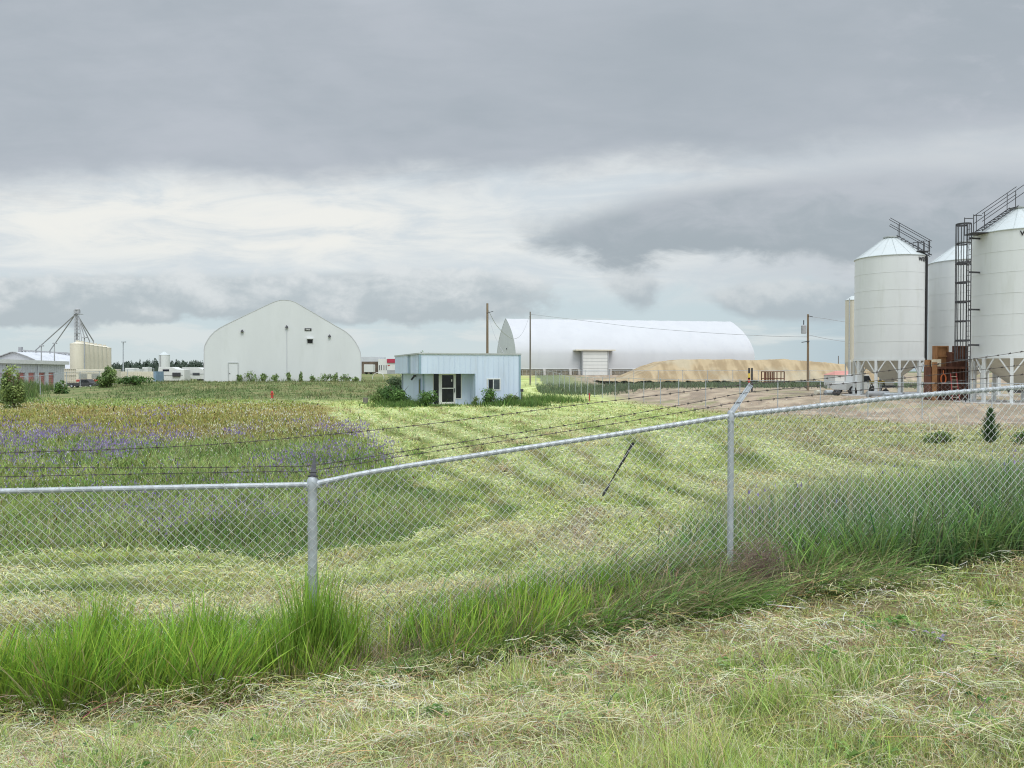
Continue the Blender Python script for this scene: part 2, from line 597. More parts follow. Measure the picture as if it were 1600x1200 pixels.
def height(x, y):
    x = np.asarray(x, float); y = np.asarray(y, float)
    F = fence_y(x)
    hf = np.interp(x, FX, FH)
    z0 = 0.0 + 0.02 * np.clip(x, -6, 6)
    t = sstep(y, 2.4, F - 0.1)
    near = z0 * (1 - t) + hf * t
    field = -0.80 + 0.35 * sstep(x, 2, 9) * sstep(30 - y, 0, 18)
    t2 = sstep(y - F, 0.3, 3.5 + 4.5 * sstep(x, 0, 5))
    far = hf * (1 - t2) + field * t2
    z = np.where(y < F, near, far)
    # gentle rise to the white fabric building, dip on the far left
    tent = sstep(y, 58, 96) * sstep(x, -58, -44) * 1.12
    dip = -0.30 * sstep(-x, 38, 60) * sstep(y, 50, 80) * (1 - sstep(y, 190, 320))
    back = sstep(y, 105, 150) * 1.2 * sstep(x, -58, -45) + 0.65 * sstep(x, -69, -57) * sstep(y, 84, 100)
    z = z + np.maximum(tent * (1 - sstep(x, -8, 6)), back) + dip
    # raised pad of the bins
    fs = far_side(x, y)
    pad = sstep(fs, 0.8, 6.5) * sstep(x, 7, 17) * (1 - sstep(y, 80, 110))
    z = z * (1 - pad) + (-0.2 + 0.004 * (y - 46)) * pad
    r = np.hypot(x, y)
    z = z + (fbm(x * 0.35, y * 0.35, 3) - 0.5) * 0.16 * sstep(r, 7, 16) * (1 - sstep(r, 140, 400))
    z = np.where(r > 300, z * (1 - sstep(r, 300, 900)) + 0.2 * sstep(r, 300, 900), z)
    return z


def gz(x, y): return float(height(np.array([x]), np.array([y]))[0])


def C3(c, n): return np.tile(np.array(c, float), (n, 1))


def mixc(a, b, t):
    return a * (1 - t[:, None]) + b * t[:, None]


GREEN = np.array((0.115, 0.20, 0.035)); YG = np.array((0.33, 0.39, 0.10)); PALE = np.array((0.50, 0.56, 0.25))
STRAW = np.array((0.48, 0.40, 0.225)); TAN = np.array((0.40, 0.31, 0.225)); DGREEN = np.array((0.055, 0.11, 0.03))
OLIVE = np.array((0.27, 0.245, 0.075)); PURPLE = np.array((0.20, 0.15, 0.36)); SOIL = np.array((0.17, 0.125, 0.085))


def masks(x, y):
    F = fence_y(x)
    ox = (fbm(x * 1.1, y * 1.1, 5) - 0.5) * 3.0 * sstep(y, 9, 14); oy = (fbm(x * 0.9 + 40, y * 0.9, 6) - 0.5) * 1.5
    weed = pip(x + ox, y + oy, WEED)
    wd = pdist(x, y, WEED, True)
    fs = far_side(x, y)
    return F, weed, wd, fs


def field_colour(x, y, rough_grain=True):
    """colour of the vegetation (or soil) as it grows, per spot"""
    n = len(x)
    F, weed, wd, fs = masks(x, y)
    wob = fbm(x * 0.22, y * 0.22, 11)
    big = fbm(x * 0.09, y * 0.07, 21)
    fine = fbm(x * 1.3, y * 0.9, 31)
    # mown: laps parallel to the edges
    lane = np.minimum(wd * 1.0, np.where(fs < 0, -fs * 0.9, 50))
    lane = np.where(lane > 6.0, 6.0 + (lane - 6.0) * 0.6, lane)
    ph = lane / (1.25 + 0.6 * sstep(y, 16, 32)) + (wob - 0.5) * 0.7 + (fine - 0.5) * 0.22
    stripe = 1 - (0.5 - 0.5 * np.cos(2 * math.pi * ph)) ** 2.2
    hay = np.clip(0.15 + 0.75 * stripe * sstep(fine * 0.7 + big * 0.5, 0.38, 0.72) + 0.15 * sstep(y, 18, 34), 0, 1)
    c = mixc(C3(YG, n), C3(PALE, n), hay)
    c = mixc(c, C3(GREEN * 1.15, n), sstep(fbm(x * 0.9, y * 0.7, 41), 0.50, 0.78) * 0.55 * (1 - 0.45 * stripe))
    seam = (0.5 - 0.5 * np.cos(2 * math.pi * ph)) ** 3.5
    seamc = mixc(C3((0.27, 0.225, 0.125), n), C3((0.12, 0.17, 0.05), n), sstep(fbm(x * 0.8, y * 0.6, 43), 0.42, 0.58))
    c = mixc(c, seamc, seam * 0.78 * (0.5 + 0.5 * sstep(fbm(x * 0.6, y * 0.5, 45), 0.35, 0.6)) * (1 - 0.35 * sstep(y, 24, 40)))
    c = mixc(c, C3(STRAW, n), sstep(fbm(x * 0.42, y * 0.3, 51), 0.58, 0.78) * 0.6 * (1 - 0.4 * sstep(y, 20, 40)))
    # near lap by the fence on the left: straw windrow
    wr = np.exp(-((y - (F + 2.15 + 0.25 * (fbm(x * 0.6, y * 0, 61) - 0.5))) / 0.35) ** 2) * sstep(-x, -1.5, 0.5)
    c = mixc(c, C3(STRAW, n), np.clip(wr, 0, 1) * 0.85)
    # bare tracks of trodden earth near the middle
    tr = np.exp(-(((x - 1.0 - 0.12 * (y - 11)) / 0.45) ** 2)) * sstep(y, 8.5, 10) * (1 - sstep(y, 14, 19))
    tr2 = np.exp(-(((x - 2.5 + 0.25 * (y - 11)) / 0.35) ** 2)) * sstep(y, 9.5, 10.5) * (1 - sstep(y, 12, 14))
    c = mixc(c, C3(TAN, n), np.clip((tr * 0.8 + tr2) * sstep(fine, 0.38, 0.55), 0, 1) * 0.85)
    # on the right the regrowth is dull, stubble shows
    rt = sstep(x - 0.12 * y, 3.0, 8.5) * sstep(y, 14, 22)
    c = mixc(c, C3((0.285, 0.27, 0.125), n), rt * 0.55)
    c = mixc(c, C3((0.36, 0.29, 0.18), n), sstep(fbm(x * 0.3, y * 0.45, 66), 0.48, 0.65) * rt * 0.55)
    # uncut meadow
    w = np.where(weed, 1.0, 0.0)
    m = mixc(C3((0.25, 0.32, 0.105), n), C3((0.19, 0.265, 0.075), n), sstep(fine, 0.4, 0.6))
    m = mixc(m, C3(YG * 0.8, n), sstep(big, 0.42, 0.62) * 0.6)
    ol = sstep(y + (wob - 0.5) * 10, 24, 33) * (1 - sstep(y + (wob - 0.5) * 14, 52, 60))
    m = mixc(m, C3(OLIVE, n), ol * 0.8)
    m = mixc(m, C3((0.32, 0.255, 0.115), n), ol * sstep(fbm(x * 0.16, y * 0.2, 71), 0.5, 0.66) * 0.4)
    m = mixc(m, C3((0.24, 0.275, 0.10), n), sstep(y, 56, 66) * 0.6)
    c = mixc(c, m, w)
    # long grass before the white building
    lg = sstep(y, 60, 66) * (1 - sstep(x, -8, 2)) * np.where(weed, 0, 1)
    c = mixc(c, mixc(C3((0.125, 0.165, 0.06), n), C3((0.215, 0.215, 0.10), n), sstep(fine, 0.4, 0.65)), lg)
    # dirt behind the far fence and around the bins
    d = sstep(fs + (fine - 0.5) * 3 + (wob - 0.5) * 4, -4.5, -1.0) * sstep(x, 7.5, 11.5)
    dc = mixc(C3((0.37, 0.295, 0.215), n), C3((0.25, 0.20, 0.15), n), sstep(fine, 0.35, 0.65))
    dc = mixc(dc, C3((0.46, 0.385, 0.28), n), sstep(fbm(x * 0.9, y * 0.9, 81), 0.55, 0.7) * 0.7)
    dc = mixc(dc, C3((0.20, 0.17, 0.12), n), sstep(fbm(x * 0.35, y * 0.5, 83), 0.56, 0.68) * 0.6)
    dc = mixc(dc, C3((0.21, 0.22, 0.10), n), sstep(fbm(x * 0.5, y * 0.7, 85), 0.58, 0.7) * 0.6)
    c = mixc(c, dc, d)
    bk = sstep(fs, 3, 6) * (1 - sstep(x, 7, 13))
    c = mixc(c, C3((0.16, 0.19, 0.10), n), bk)
    # gravel yard on the far left
    yard = sstep(-x - 0.62 * y, -2.5, 1.0) * sstep(y, 76, 84)
    c = mixc(c, C3((0.36, 0.33, 0.29), n), yard)
    return c, d, w, np.maximum(lg, 0), yard


def near_colour(x, y):
    n = len(x)
    a = fbm(x * 0.9, y * 1.2, 101)
    b = fbm(x * 2.2, y * 2.6, 111)
    c = mixc(C3((0.24, 0.335, 0.085), n), C3((0.36, 0.41, 0.13), n), sstep(a, 0.35, 0.6))
    hay = sstep(fbm(x * 1.15, y * 1.8, 121) * 0.6 + b * 0.5, 0.37, 0.62)
    return c, hay


# ------------------------------------------------------------------ ground sheet
def build_ground():
    th = np.concatenate([np.linspace(-180, -52, 60, endpoint=False), np.linspace(-52, 52, 620, endpoint=False), np.linspace(52, 180, 60, endpoint=False)])
    th = np.radians(th)
    rr = np.concatenate([np.linspace(0.3, 2.0, 12, endpoint=False), np.geomspace(2.0, 130, 520, endpoint=False), np.geomspace(130, 5000, 50)])
    T, Q = np.meshgrid(th, rr)
    X = (Q * np.sin(T)).ravel(); Y = (Q * np.cos(T)).ravel()
    Z = height(X, Y)
    F, weed, wd, fs = masks(X, Y)
    r = np.hypot(X, Y)
    amp = np.where(Y < F, 0.035, 0.05) * (1 - sstep(r, 25, 60))
    Z = Z + (fbm(X * 5, Y * 5, 201, 3) - 0.5) * amp
    c, d, w, lg, yard = field_colour(X, Y)
    nc, hay = near_colour(X, Y)
    nn = len(X)
    nc = mixc(nc * 0.45, C3((0.30, 0.25, 0.14), nn), hay * 0.8)  # green darkened under the blades, painting the shade in the gaps
    nc = mixc(nc, C3(SOIL, nn), sstep(fbm(X * 3, Y * 3, 205), 0.55, 0.7) * 0.6)
    isnear = (Y < F + 0.2)
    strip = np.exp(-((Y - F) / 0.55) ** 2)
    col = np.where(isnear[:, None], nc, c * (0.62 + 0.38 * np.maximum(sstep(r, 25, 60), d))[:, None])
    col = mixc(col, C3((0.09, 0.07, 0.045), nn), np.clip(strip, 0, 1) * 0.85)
    far = sstep(r, 240, 500)
    col = mixc(col, C3((0.12, 0.15, 0.07), nn), far)
    nr, nth = len(rr), len(th)
    i = np.arange(nr - 1)[:, None] * nth
    j = np.arange(nth)[None, :]
    j2 = (j + 1) % nth
    Fq = np.stack([i + j, i + nth + j, i + nth + j2, i + j2], -1).reshape(-1, 4)[:, ::-1]
    V = np.stack([X, Y, Z], 1)
    # close the small hole under the viewer
    V = np.vstack([V, [[0, 0, gz(0, 0.2)]]])
    col = np.vstack([col, col[:1]])
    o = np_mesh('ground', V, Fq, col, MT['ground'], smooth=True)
    tag(o, kind='structure', label='uneven grassy ground running from the verge to the horizon')


build_ground()


# ------------------------------------------------------------------ grass
def strips(P, az, h, lean, curl, droop, w, c0, c1, nseg=2, wang=None):
    """tapering blades: P (n,3) roots; returns V,F(tri),C"""
    n = len(P)
    if wang is None:
        wang = rng.uniform(0, 2 * math.pi, n)
    dx, dy = np.cos(az), np.sin(az)
    wx, wy = np.cos(wang) * w / 2, np.sin(wang) * w / 2
    Vs, Cs = [], []
    for k in range(nseg + 1):
        t = k / nseg
        ho = h * (lean * t + curl * t * t)
        ve = h * (t - droop * t * t)
        cx, cy, cz = P[:, 0] + dx * ho, P[:, 1] + dy * ho, P[:, 2] + ve
        c = c0 * (1 - t) + c1 * t
        if k < nseg:
            k_w = (1 - 0.55 * t)
            Vs += [np.stack([cx - wx * k_w, cy - wy * k_w, cz], 1), np.stack([cx + wx * k_w, cy + wy * k_w, cz], 1)]
            Cs += [c, c]
        else:
            Vs += [np.stack([cx, cy, cz], 1)]
            Cs += [c]
    m = len(Vs)
    V = np.stack(Vs, 1).reshape(-1, 3)
    C = np.stack(Cs, 1).reshape(-1, 3)
    pat = []
    for k in range(nseg - 1):
        a = 2 * k
        pat += [(a, a + 1, a + 3), (a, a + 3, a + 2)]
    a = 2 * (nseg - 1)
    pat += [(a, a + 1, a + 2)]
    Fc = (np.arange(n)[:, None, None] * m + np.array(pat)[None]).reshape(-1, 3)
    return V, Fc, C


def straws(P, az, L, arch, slope, w, c, nseg=3):
    """cut stalks lying about"""
    n = len(P)
    dx, dy = np.cos(az), np.sin(az)
    bend = rng.normal(0, 0.35, n)
    wz = rng.uniform(-1, 1, n)
    Vs = []
    for k in range(nseg + 1):
        t = k / nseg
        sx = P[:, 0] + dx * L * t - dy * L * bend * t * (1 - t)
        sy = P[:, 1] + dy * L * t + dx * L * bend * t * (1 - t)
        sz = P[:, 2] + arch * 4 * t * (1 - t) + slope * t
        h = w / 2 * (1 - 0.4 * t)
        ox, oy, oz = -dy * h * np.sqrt(1 - wz * wz * 0.6), dx * h * np.sqrt(1 - wz * wz * 0.6), h * wz * 0.77
        Vs += [np.stack([sx - ox, sy - oy, sz - oz], 1), np.stack([sx + ox, sy + oy, sz + oz], 1)]
    m = len(Vs)
    V = np.stack(Vs, 1).reshape(-1, 3)
    C = np.repeat(c, m, 0)
    pat = []
    for k in range(nseg):
        a = 2 * k
        pat += [(a, a + 1, a + 3), (a, a + 3, a + 2)]
    Fc = (np.arange(n)[:, None, None] * m + np.array(pat)[None]).reshape(-1, 3)
    return V, Fc, C


class Bag:
    def __init__(s): s.V, s.F, s.C, s.n = [], [], [], 0

    def add(s, vfc):
        V, F, C = vfc
        s.V.append(V); s.F.append(F + s.n); s.C.append(np.clip(C * 1.22, 0, 0.72))
        s.n += len(V)

    def build(s, name, mat, parent=None):
        return np_mesh(name, np.vstack(s.V), np.vstack(s.F), np.vstack(s.C), mat, parent)


def jit(c, amt, n):
    v = 1 + rng.normal(0, amt, (n, 1)) + rng.normal(0, amt * 0.35, (n, 3))
    return np.clip(c * v, 0.004, 0.95)


def scatter_screen(n, y0, y1, marg=0.06, power=2.0):
    """spots spread evenly over the picture, thinner with distance"""
    uu = rng.uniform(0, 1, n)
    if power == 2.0:
        y = 1 / (1 / y0 + uu * (1 / y1 - 1 / y0))
    else:
        p = power - 1
        y = (y0 ** -p + uu * (y1 ** -p - y0 ** -p)) ** (-1 / p)
    x = rng.uniform(-1, 1, n) * (0.6645 + marg) * y
    return x, y


def near_verge():
    # 1 stubble and regrowth
    n = 270000
    x, y = scatter_screen(n, 2.1, 8.6, 0.42, 1.6)
    F = fence_y(x)
    nc, hay = near_colour(x, y)
    tuft = fbm(x * 2.6, y * 2.6, 131)
    keep = (y < F - 0.15) & (rng.uniform(0, 1, n) < 0.30 + 0.75 * (1 - hay) * sstep(tuft, 0.3, 0.6) + 0.15)
    x, y, nc, hay, tuft = x[keep], y[keep], nc[keep], hay[keep], tuft[keep]
    n = len(x)
    P = np.stack([x, y, height(x, y) - 0.005], 1)
    tall = sstep(fbm(x * 2.1, y * 2.3, 141), 0.50, 0.72)
    h = (0.035 + 0.06 * rng.gamma(2, 0.5, n)) * (0.7 + 1.0 * tall * (1 - hay)) * (0.7 + 0.6 * tuft)
    az = rng.uniform(0, 2 * math.pi, n)
    lean = np.abs(rng.normal(0.35, 0.35, n))
    dry = (rng.uniform(0, 1, n) < 0.30 + 0.45 * hay)
    c1 = np.where(dry[:, None], C3((0.47, 0.44, 0.26), n), nc * 1.12)
    fresh = (tall > 0.5) & (rng.uniform(0, 1, n) < 0.6)
    c1 = np.where((fresh & ~dry)[:, None], C3((0.29, 0.42, 0.095), n), c1)
    c1 = jit(c1 * 1.15, 0.30, n)
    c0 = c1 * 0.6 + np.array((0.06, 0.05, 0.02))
    g = Bag()
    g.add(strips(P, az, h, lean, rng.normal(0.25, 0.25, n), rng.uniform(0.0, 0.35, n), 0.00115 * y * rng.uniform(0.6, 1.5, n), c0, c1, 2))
    o = g.build('verge_grass', MT['blade'])
    tag(o, 'mown yellow-green grass on the roadside verge in front of the fence', 'grass', kind='stuff')
    # 2 clippings
    n = 240000
    x, y = scatter_screen(n, 2.1, 8.8, 0.42, 1.6)
    F = fence_y(x)
    _, hay = near_colour(x, y)
    heap = sstep(fbm(x * 2.2, y * 3.0, 121 + 40), 0.42, 0.68)
    row = np.exp(-((y - (F - 0.72 + 0.2 * (fbm(x, y * 0, 7) - 0.5))) / 0.22) ** 2)
    keep = (y < F - 0.3) & (rng.uniform(0, 1, n) < 0.07 + 0.75 * hay + 0.6 * row)
    x, y, hay, heap, row = x[keep], y[keep], hay[keep], heap[keep], row[keep]
    n = len(x)
    z = height(x, y) + rng.uniform(0.0, 1, n) ** 0.7 * (0.03 + 0.13 * heap * hay + 0.09 * row)
    P = np.stack([x, y, z], 1)
    flow = fbm(x * 1.3, y * 1.3, 151) * 9.0 + rng.normal(0, 1.1, n)
    L = 0.03 + 0.075 * rng.gamma(2, 0.5, n)
    tint = fbm(x * 1.0, y * 1.3, 161)[:, None]
    c = C3((0.52, 0.48, 0.33), n) * (1 - sstep(tint, 0.45, 0.65)) + C3((0.37, 0.37, 0.26), n) * sstep(tint, 0.45, 0.65)
    gr = rng.uniform(0, 1, n) < 0.30 + 0.3 * row
    c = np.where(gr[:, None], C3((0.20, 0.25, 0.09), n), c)
    br = rng.uniform(0, 1, n) < 0.16
    c = np.where(br[:, None], C3((0.26, 0.18, 0.10), n), c)
    c = jit(c * np.array((1.27, 1.22, 1.06)), 0.34, n)
    s = Bag()
    s.add(straws(P, flow, L, rng.uniform(0, 0.02, n), rng.normal(0, 0.025, n), 0.00072 * y * rng.uniform(0.6, 1.5, n), c))
    o = s.build('hay_clippings', MT['straw'])
    tag(o, 'pale dry grass clippings strewn in mats over the mown verge', 'hay', kind='stuff')


def fence_grass():
    g = Bag()

    def clump_points(n, x0, x1, o0, o1, cl=0.0, seed=0):
        x = rng.uniform(x0, x1, n)
        y = fence_y(x) + rng.uniform(o0, o1, n)
        return x, y
    # bright tall grass on the left, on the near side of the fence
    n = 33000
    x, y = clump_points(n, -8.0, 1.5, -0.72, 0.14)
    dens = sstep(fbm(x * 2.3, y * 2.6, 301), 0.34, 0.56) * (1 - 0.55 * sstep(x, -2.0, -1.1)) * (1 - 0.85 * sstep(x, -0.1, 1.3))
    front = sstep(y - fence_y(x), -0.75, -0.5)
    k = rng.uniform(0, 1, n) < dens * (0.25 + 0.75 * front)
    x, y = x[k], y[k]
    n = len(x)
    o_ = y - fence_y(x)
    hb = fbm(x * 1.1, y * 0.5, 311)
    spike = np.where(fbm(x * 4.5, y * 3, 316) > 0.6, 1.22, 0.97)
    h = (0.42 + 0.60 * hb) * spike * rng.uniform(0.45, 1.08, n) * (1 - 0.28 * sstep(x, -2.2, -1.3))
    az = R(15) + rng.normal(0, 1.4, n) + (fbm(x * 1.6, y * 1.6, 321) - 0.5) * 5
    lean = np.abs(rng.normal(0.10, 0.10, n)) + 0.5 * (rng.uniform(0, 1, n) < 0.12)
    frontlean = sstep(-o_, 0.35, 0.7)
    az = np.where(rng.uniform(0, 1, n) < frontlean * 0.75, R(-35) + rng.normal(0, 0.8, n), az)
    lean = lean + frontlean * 0.35
    c1 = mixc(C3((0.13, 0.27, 0.035), n), C3((0.25, 0.38, 0.06), n), rng.uniform(0, 1, n))
    c1 = np.where((rng.uniform(0, 1, n) < 0.14)[:, None], C3((0.10, 0.22, 0.04), n), c1)
    c1 = np.where((rng.uniform(0, 1, n) < 0.06 + 0.14 * sstep(x, -1.6, 0.5))[:, None], C3((0.33, 0.29, 0.17), n), c1)
    c1 = jit(c1, 0.24, n)
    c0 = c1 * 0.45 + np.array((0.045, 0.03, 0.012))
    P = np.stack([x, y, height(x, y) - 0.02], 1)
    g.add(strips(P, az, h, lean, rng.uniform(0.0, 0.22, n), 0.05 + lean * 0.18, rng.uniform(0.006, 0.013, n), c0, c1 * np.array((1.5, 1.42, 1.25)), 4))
    # a tuft hiding the foot of the end post, others along the wire
    for (tx, to, m, hm) in ((-1.52, -0.14, 420, 1.0), (-1.72, -0.22, 240, 0.75), (-1.30, -0.12, 200, 0.7), (-0.75, 0.0, 160, 0.5), (-0.3, -0.05, 200, 0.56), (0.15, 0.0, 160, 0.6), (0.75, 0.05, 130, 0.52), (-3.1, 0.0, 200, 0.9), (-2.35, -0.02, 150, 0.9)):
        fx = tx + rng.normal(0, 0.085, m); fy = fence_y(fx) + to + rng.normal(0, 0.06, m)
        P = np.stack([fx, fy, height(fx, fy) - 0.02], 1)
        c1 = jit(mixc(C3((0.13, 0.25, 0.035), m), C3((0.24, 0.36, 0.06), m), rng.uniform(0, 1, m)), 0.22, m)
        g.add(strips(P, rng.uniform(0, 6.28, m), hm * rng.uniform(0.5, 1.05, m), np.abs(rng.normal(0.08, 0.08, m)), rng.uniform(0, 0.22, m), rng.uniform(0, 0.12, m), rng.uniform(0.006, 0.012, m), c1 * 0.45, c1 * 1.35, 4))
    # dead stalks low in it and under it
    n = 12000
    x, y = clump_points(n, -7, 3.2, -0.75, 0.25)
    P = np.stack([x, y, height(x, y) - 0.01], 1)
    c = jit(C3((0.36, 0.28, 0.17), n), 0.25, n)
    dk = rng.uniform(0, 1, n) < 0.35
    c = np.where(dk[:, None], c * 0.4, c)
    g.add(strips(P, rng.uniform(0, 6.28, n), rng.uniform(0.08, 0.5, n), np.abs(rng.normal(0.5, 0.4, n)), rng.normal(0.2, 0.3, n), rng.uniform(0, 0.4, n), rng.uniform(0.002, 0.004, n), c, c, 3))
    # mid section: tangled, darker, arching over towards the verge
    n = 17000
    x, y = clump_points(n, -0.9, 3.1, -0.72, 0.65)
    k = rng.uniform(0, 1, n) < sstep(fbm(x * 1.9, y * 1.9, 331), 0.28, 0.5) * (0.45 + 0.55 * sstep(x, -0.7, 0.3)) * (1 - 0.9 * np.exp(-((x - 2.1) / 0.26) ** 2) * (y < fence_y(x)))
    x, y = x[k], y[k]
    n = len(x)
    o_ = y - fence_y(x)
    h = rng.uniform(0.18, 0.56, n) * (1 + 0.35 * sstep(o_, -0.1, 0.4)) * (0.8 + 0.5 * fbm(x, y * 0, 341))
    az = R(-15) + rng.normal(0, 1.0, n)
    lean = np.abs(rng.normal(0.35, 0.25, n))
    c1 = mixc(C3((0.10, 0.21, 0.045), n), C3((0.21, 0.33, 0.085), n), rng.uniform(0, 1, n))
    dd = rng.uniform(0, 1, n) < 0.36
    c1 = np.where(dd[:, None], C3((0.30, 0.26, 0.15), n), c1)
    c1 = jit(c1 * 1.1, 0.3, n)
    P = np.stack([x, y, height(x, y) - 0.02], 1)
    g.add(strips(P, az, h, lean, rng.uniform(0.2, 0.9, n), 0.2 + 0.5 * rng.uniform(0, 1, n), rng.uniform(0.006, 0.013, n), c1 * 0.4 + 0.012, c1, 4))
    # flattened tufts on the verge edge
    for (tx, ty, a, m) in ((0.55, -0.62, -35, 260), (1.75, -0.68, 8, 420), (-0.25, -0.55, -10, 300), (-1.0, -0.62, 10, 240), (2.9, -0.55, 15, 160)):
        fx = tx + rng.normal(0, 0.16, m)
        fy = fence_y(fx) + ty + rng.normal(0, 0.06, m)
        P = np.stack([fx, fy, height(fx, fy)], 1)
        c1 = jit(C3((0.16, 0.30, 0.06), m), 0.15, m)
        g.add(strips(P, R(a) + rng.normal(0, 0.3, m), rng.uniform(0.15, 0.42, m), rng.uniform(0.5, 0.9, m), rng.uniform(0, 0.4, m), rng.uniform(0.35, 0.75, m), rng.uniform(0.005, 0.008, m), c1 * 0.8, c1, 4))
    # tall bluish-green grass on the right, behind and under the fence
    n = 36000
    x, y = clump_points(n, 1.3, 9.5, -0.35, 2.3)
    o_ = y - fence_y(x)
    dens = sstep(fbm(x * 1.3, y * 1.3, 351), 0.24, 0.45) * sstep(x, 1.5, 2.6) * (1 - 0.55 * sstep(o_, 1.0, 2.3)) * (1 - 0.9 * np.exp(-((x - 2.1) / 0.26) ** 2) * (o_ < 0.1))
    k = rng.uniform(0, 1, n) < dens
    x, y, o_ = x[k], y[k], o_[k]
    n = len(x)
    h = (0.54 + 0.46 * fbm(x * 0.8, y * 0.8, 361)) * rng.uniform(0.6, 1.15, n) * (0.72 + 0.28 * sstep(x, 2.0, 4.0))
    az = rng.uniform(0, 6.28, n)
    lean = np.abs(rng.normal(0.14, 0.14, n))
    bl = fbm(x * 0.7, y * 0.7, 371)
    c1 = mixc(C3((0.14, 0.235, 0.085), n), C3((0.20, 0.33, 0.075), n), sstep(bl, 0.4, 0.65))
    c1 = np.where((rng.uniform(0, 1, n) < 0.18)[:, None], C3((0.20, 0.27, 0.13), n), c1)
    c1 = jit(c1 * 1.12, 0.30, n)
    arch = (rng.uniform(0, 1, n) < 0.35)
    P = np.stack([x, y, height(x, y) - 0.02], 1)
    g.add(strips(P, az, h, lean, rng.uniform(0.05, 0.4, n) + 0.35 * arch, 0.05 + 0.2 * rng.uniform(0, 1, n) + 0.4 * arch, rng.uniform(0.008, 0.017, n), c1 * 0.36 + 0.008, c1 * 1.05, 4))  # roots coloured darker, painting in the shade deep in the grass
    # seed heads above it
    n = 2600
    x, y = clump_points(n, 2.0, 9.5, 0.0, 2.4)
    P = np.stack([x, y, height(x, y)], 1)
    h = rng.uniform(0.62, 0.98, n)
    c = jit(C3((0.34, 0.32, 0.19), n), 0.15, n)
    az = rng.uniform(0, 6.28, n)
    g.add(strips(P, az, h, np.abs(rng.normal(0.06, 0.06, n)), 0 * h + 0.06, 0 * h, 0 * h + 0.005, c, c, 3))
    o = g.build('tall_grass', MT['blade'])
    tag(o, 'tall uncut grass crowding the foot of the chain-link fence', 'tall grass', kind='stuff')


def field_grass():
    n = 350000
    x, y = scatter_screen(n, 6.2, 62, 0.20, 1.75)
    F, weed, wd, fs = masks(x, y)
    c, d, w, lg, yard = field_colour(x, y)
    clump = fbm(x * 1.8, y * 1.8, 401)
    k = (y > F + 0.25) & ~weed & (rng.uniform(0, 1, n) < (1 - d) * (0.35 + 0.9 * clump)) & (yard < 0.5)
    x, y, c = x[k], y[k], c[k]
    n = len(x)
    P = np.stack([x, y, height(x, y) - 0.01], 1)
    s = np.clip(y / 9.0, 0.8, 5)
    lump = sstep(fbm(x * 0.9, y * 0.9, 411), 0.4, 0.7)
    h = rng.uniform(0.03, 0.10, n) * (0.75 + 0.6 * lump) * (0.8 + 0.28 * s)
    c1 = jit(c * 1.12, 0.30, n)
    lt = rng.uniform(0, 1, n) < 0.2
    c1 = np.where(lt[:, None], np.clip(c1 * 1.15 + 0.06, 0, 0.7), c1)
    g = Bag()
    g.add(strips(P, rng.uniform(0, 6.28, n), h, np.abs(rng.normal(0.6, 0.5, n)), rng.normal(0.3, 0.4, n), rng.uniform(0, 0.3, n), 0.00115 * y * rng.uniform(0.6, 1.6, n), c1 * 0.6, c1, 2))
    o = g.build('field_grass', MT['blade'])
    tag(o, 'mown grass in pale curving laps across the field', 'grass', kind='stuff')
    # lying hay in the field
    n = 140000
    x, y = scatter_screen(n, 6.8, 55, 0.20, 1.9)
    F, weed, wd, fs = masks(x, y)
    c, d, w, lg, yard = field_colour(x, y)
    pale = c[:, 0]
    k = (y > F + 0.4) & ~weed & (rng.uniform(0, 1, n) < sstep(pale, 0.26, 0.44) * 0.9 + 0.06) & (d < 0.6)
    x, y, c = x[k], y[k], c[k]
    n = len(x)
    s = np.clip(y / 8.0, 0.9, 5)
    P = np.stack([x, y, height(x, y) + rng.uniform(0.0, 0.08, n)], 1)
    cc = jit(0.5 * c + 0.5 * C3((0.55, 0.55, 0.30), n), 0.26, n)
    h = Bag()
    h.add(straws(P, rng.uniform(0, 6.28, n), rng.uniform(0.04, 0.15, n) * (0.75 + 0.25 * s), rng.uniform(0, 0.03, n), rng.normal(0, 0.02, n), 0.0008 * y * rng.uniform(0.6, 1.5, n), cc, 2))
    o = h.build('field_hay', MT['straw'])
    tag(o, 'cut hay lying in pale swaths over the mown field', 'hay', kind='stuff')


def purple_mask(x, y):
    wob = fbm(x * 0.25, y * 0.16, 501)
    y = y + 7 * (fbm(x * 0.35, y * 0.22, 503) - 0.5) * sstep(y, 13, 18)
    x = x + 2.5 * (fbm(x * 0.5 + 9, y * 0.3, 504) - 0.5)
    band = sstep(y, 13.5, 19) * (1 - sstep(y, 28, 38))
    left = 0.35 + 0.65 * sstep(-x - 0.26 * y, -1.5, 3)
    edge = np.exp(-(((x + 0.16 * y + 0.4) / 1.3) ** 2)) * sstep(y, 19, 22) * (1 - sstep(y, 28, 31))
    p = band * left * sstep(wob, 0.38, 0.56)
    p = np.maximum(p, edge * 0.95)
    p = np.maximum(p, 0.28 * sstep(fbm(x * 0.6, y * 0.5, 511), 0.52, 0.62) * (1 - sstep(y, 17, 20)))
    for (px, py, r) in ((272, 648, 1.6), (380, 684, 0.75), (232, 662, 0.7), (335, 615, 1.5), (540, 682, 1.2)):
        q = W(px, py, 1204 * 2.42 / (py - 580))
        p = np.maximum(p, np.exp(-(((x - q.x) / r) ** 2 + ((y - q.y) / (r * 1.5)) ** 2)) * 1.0)
    return p


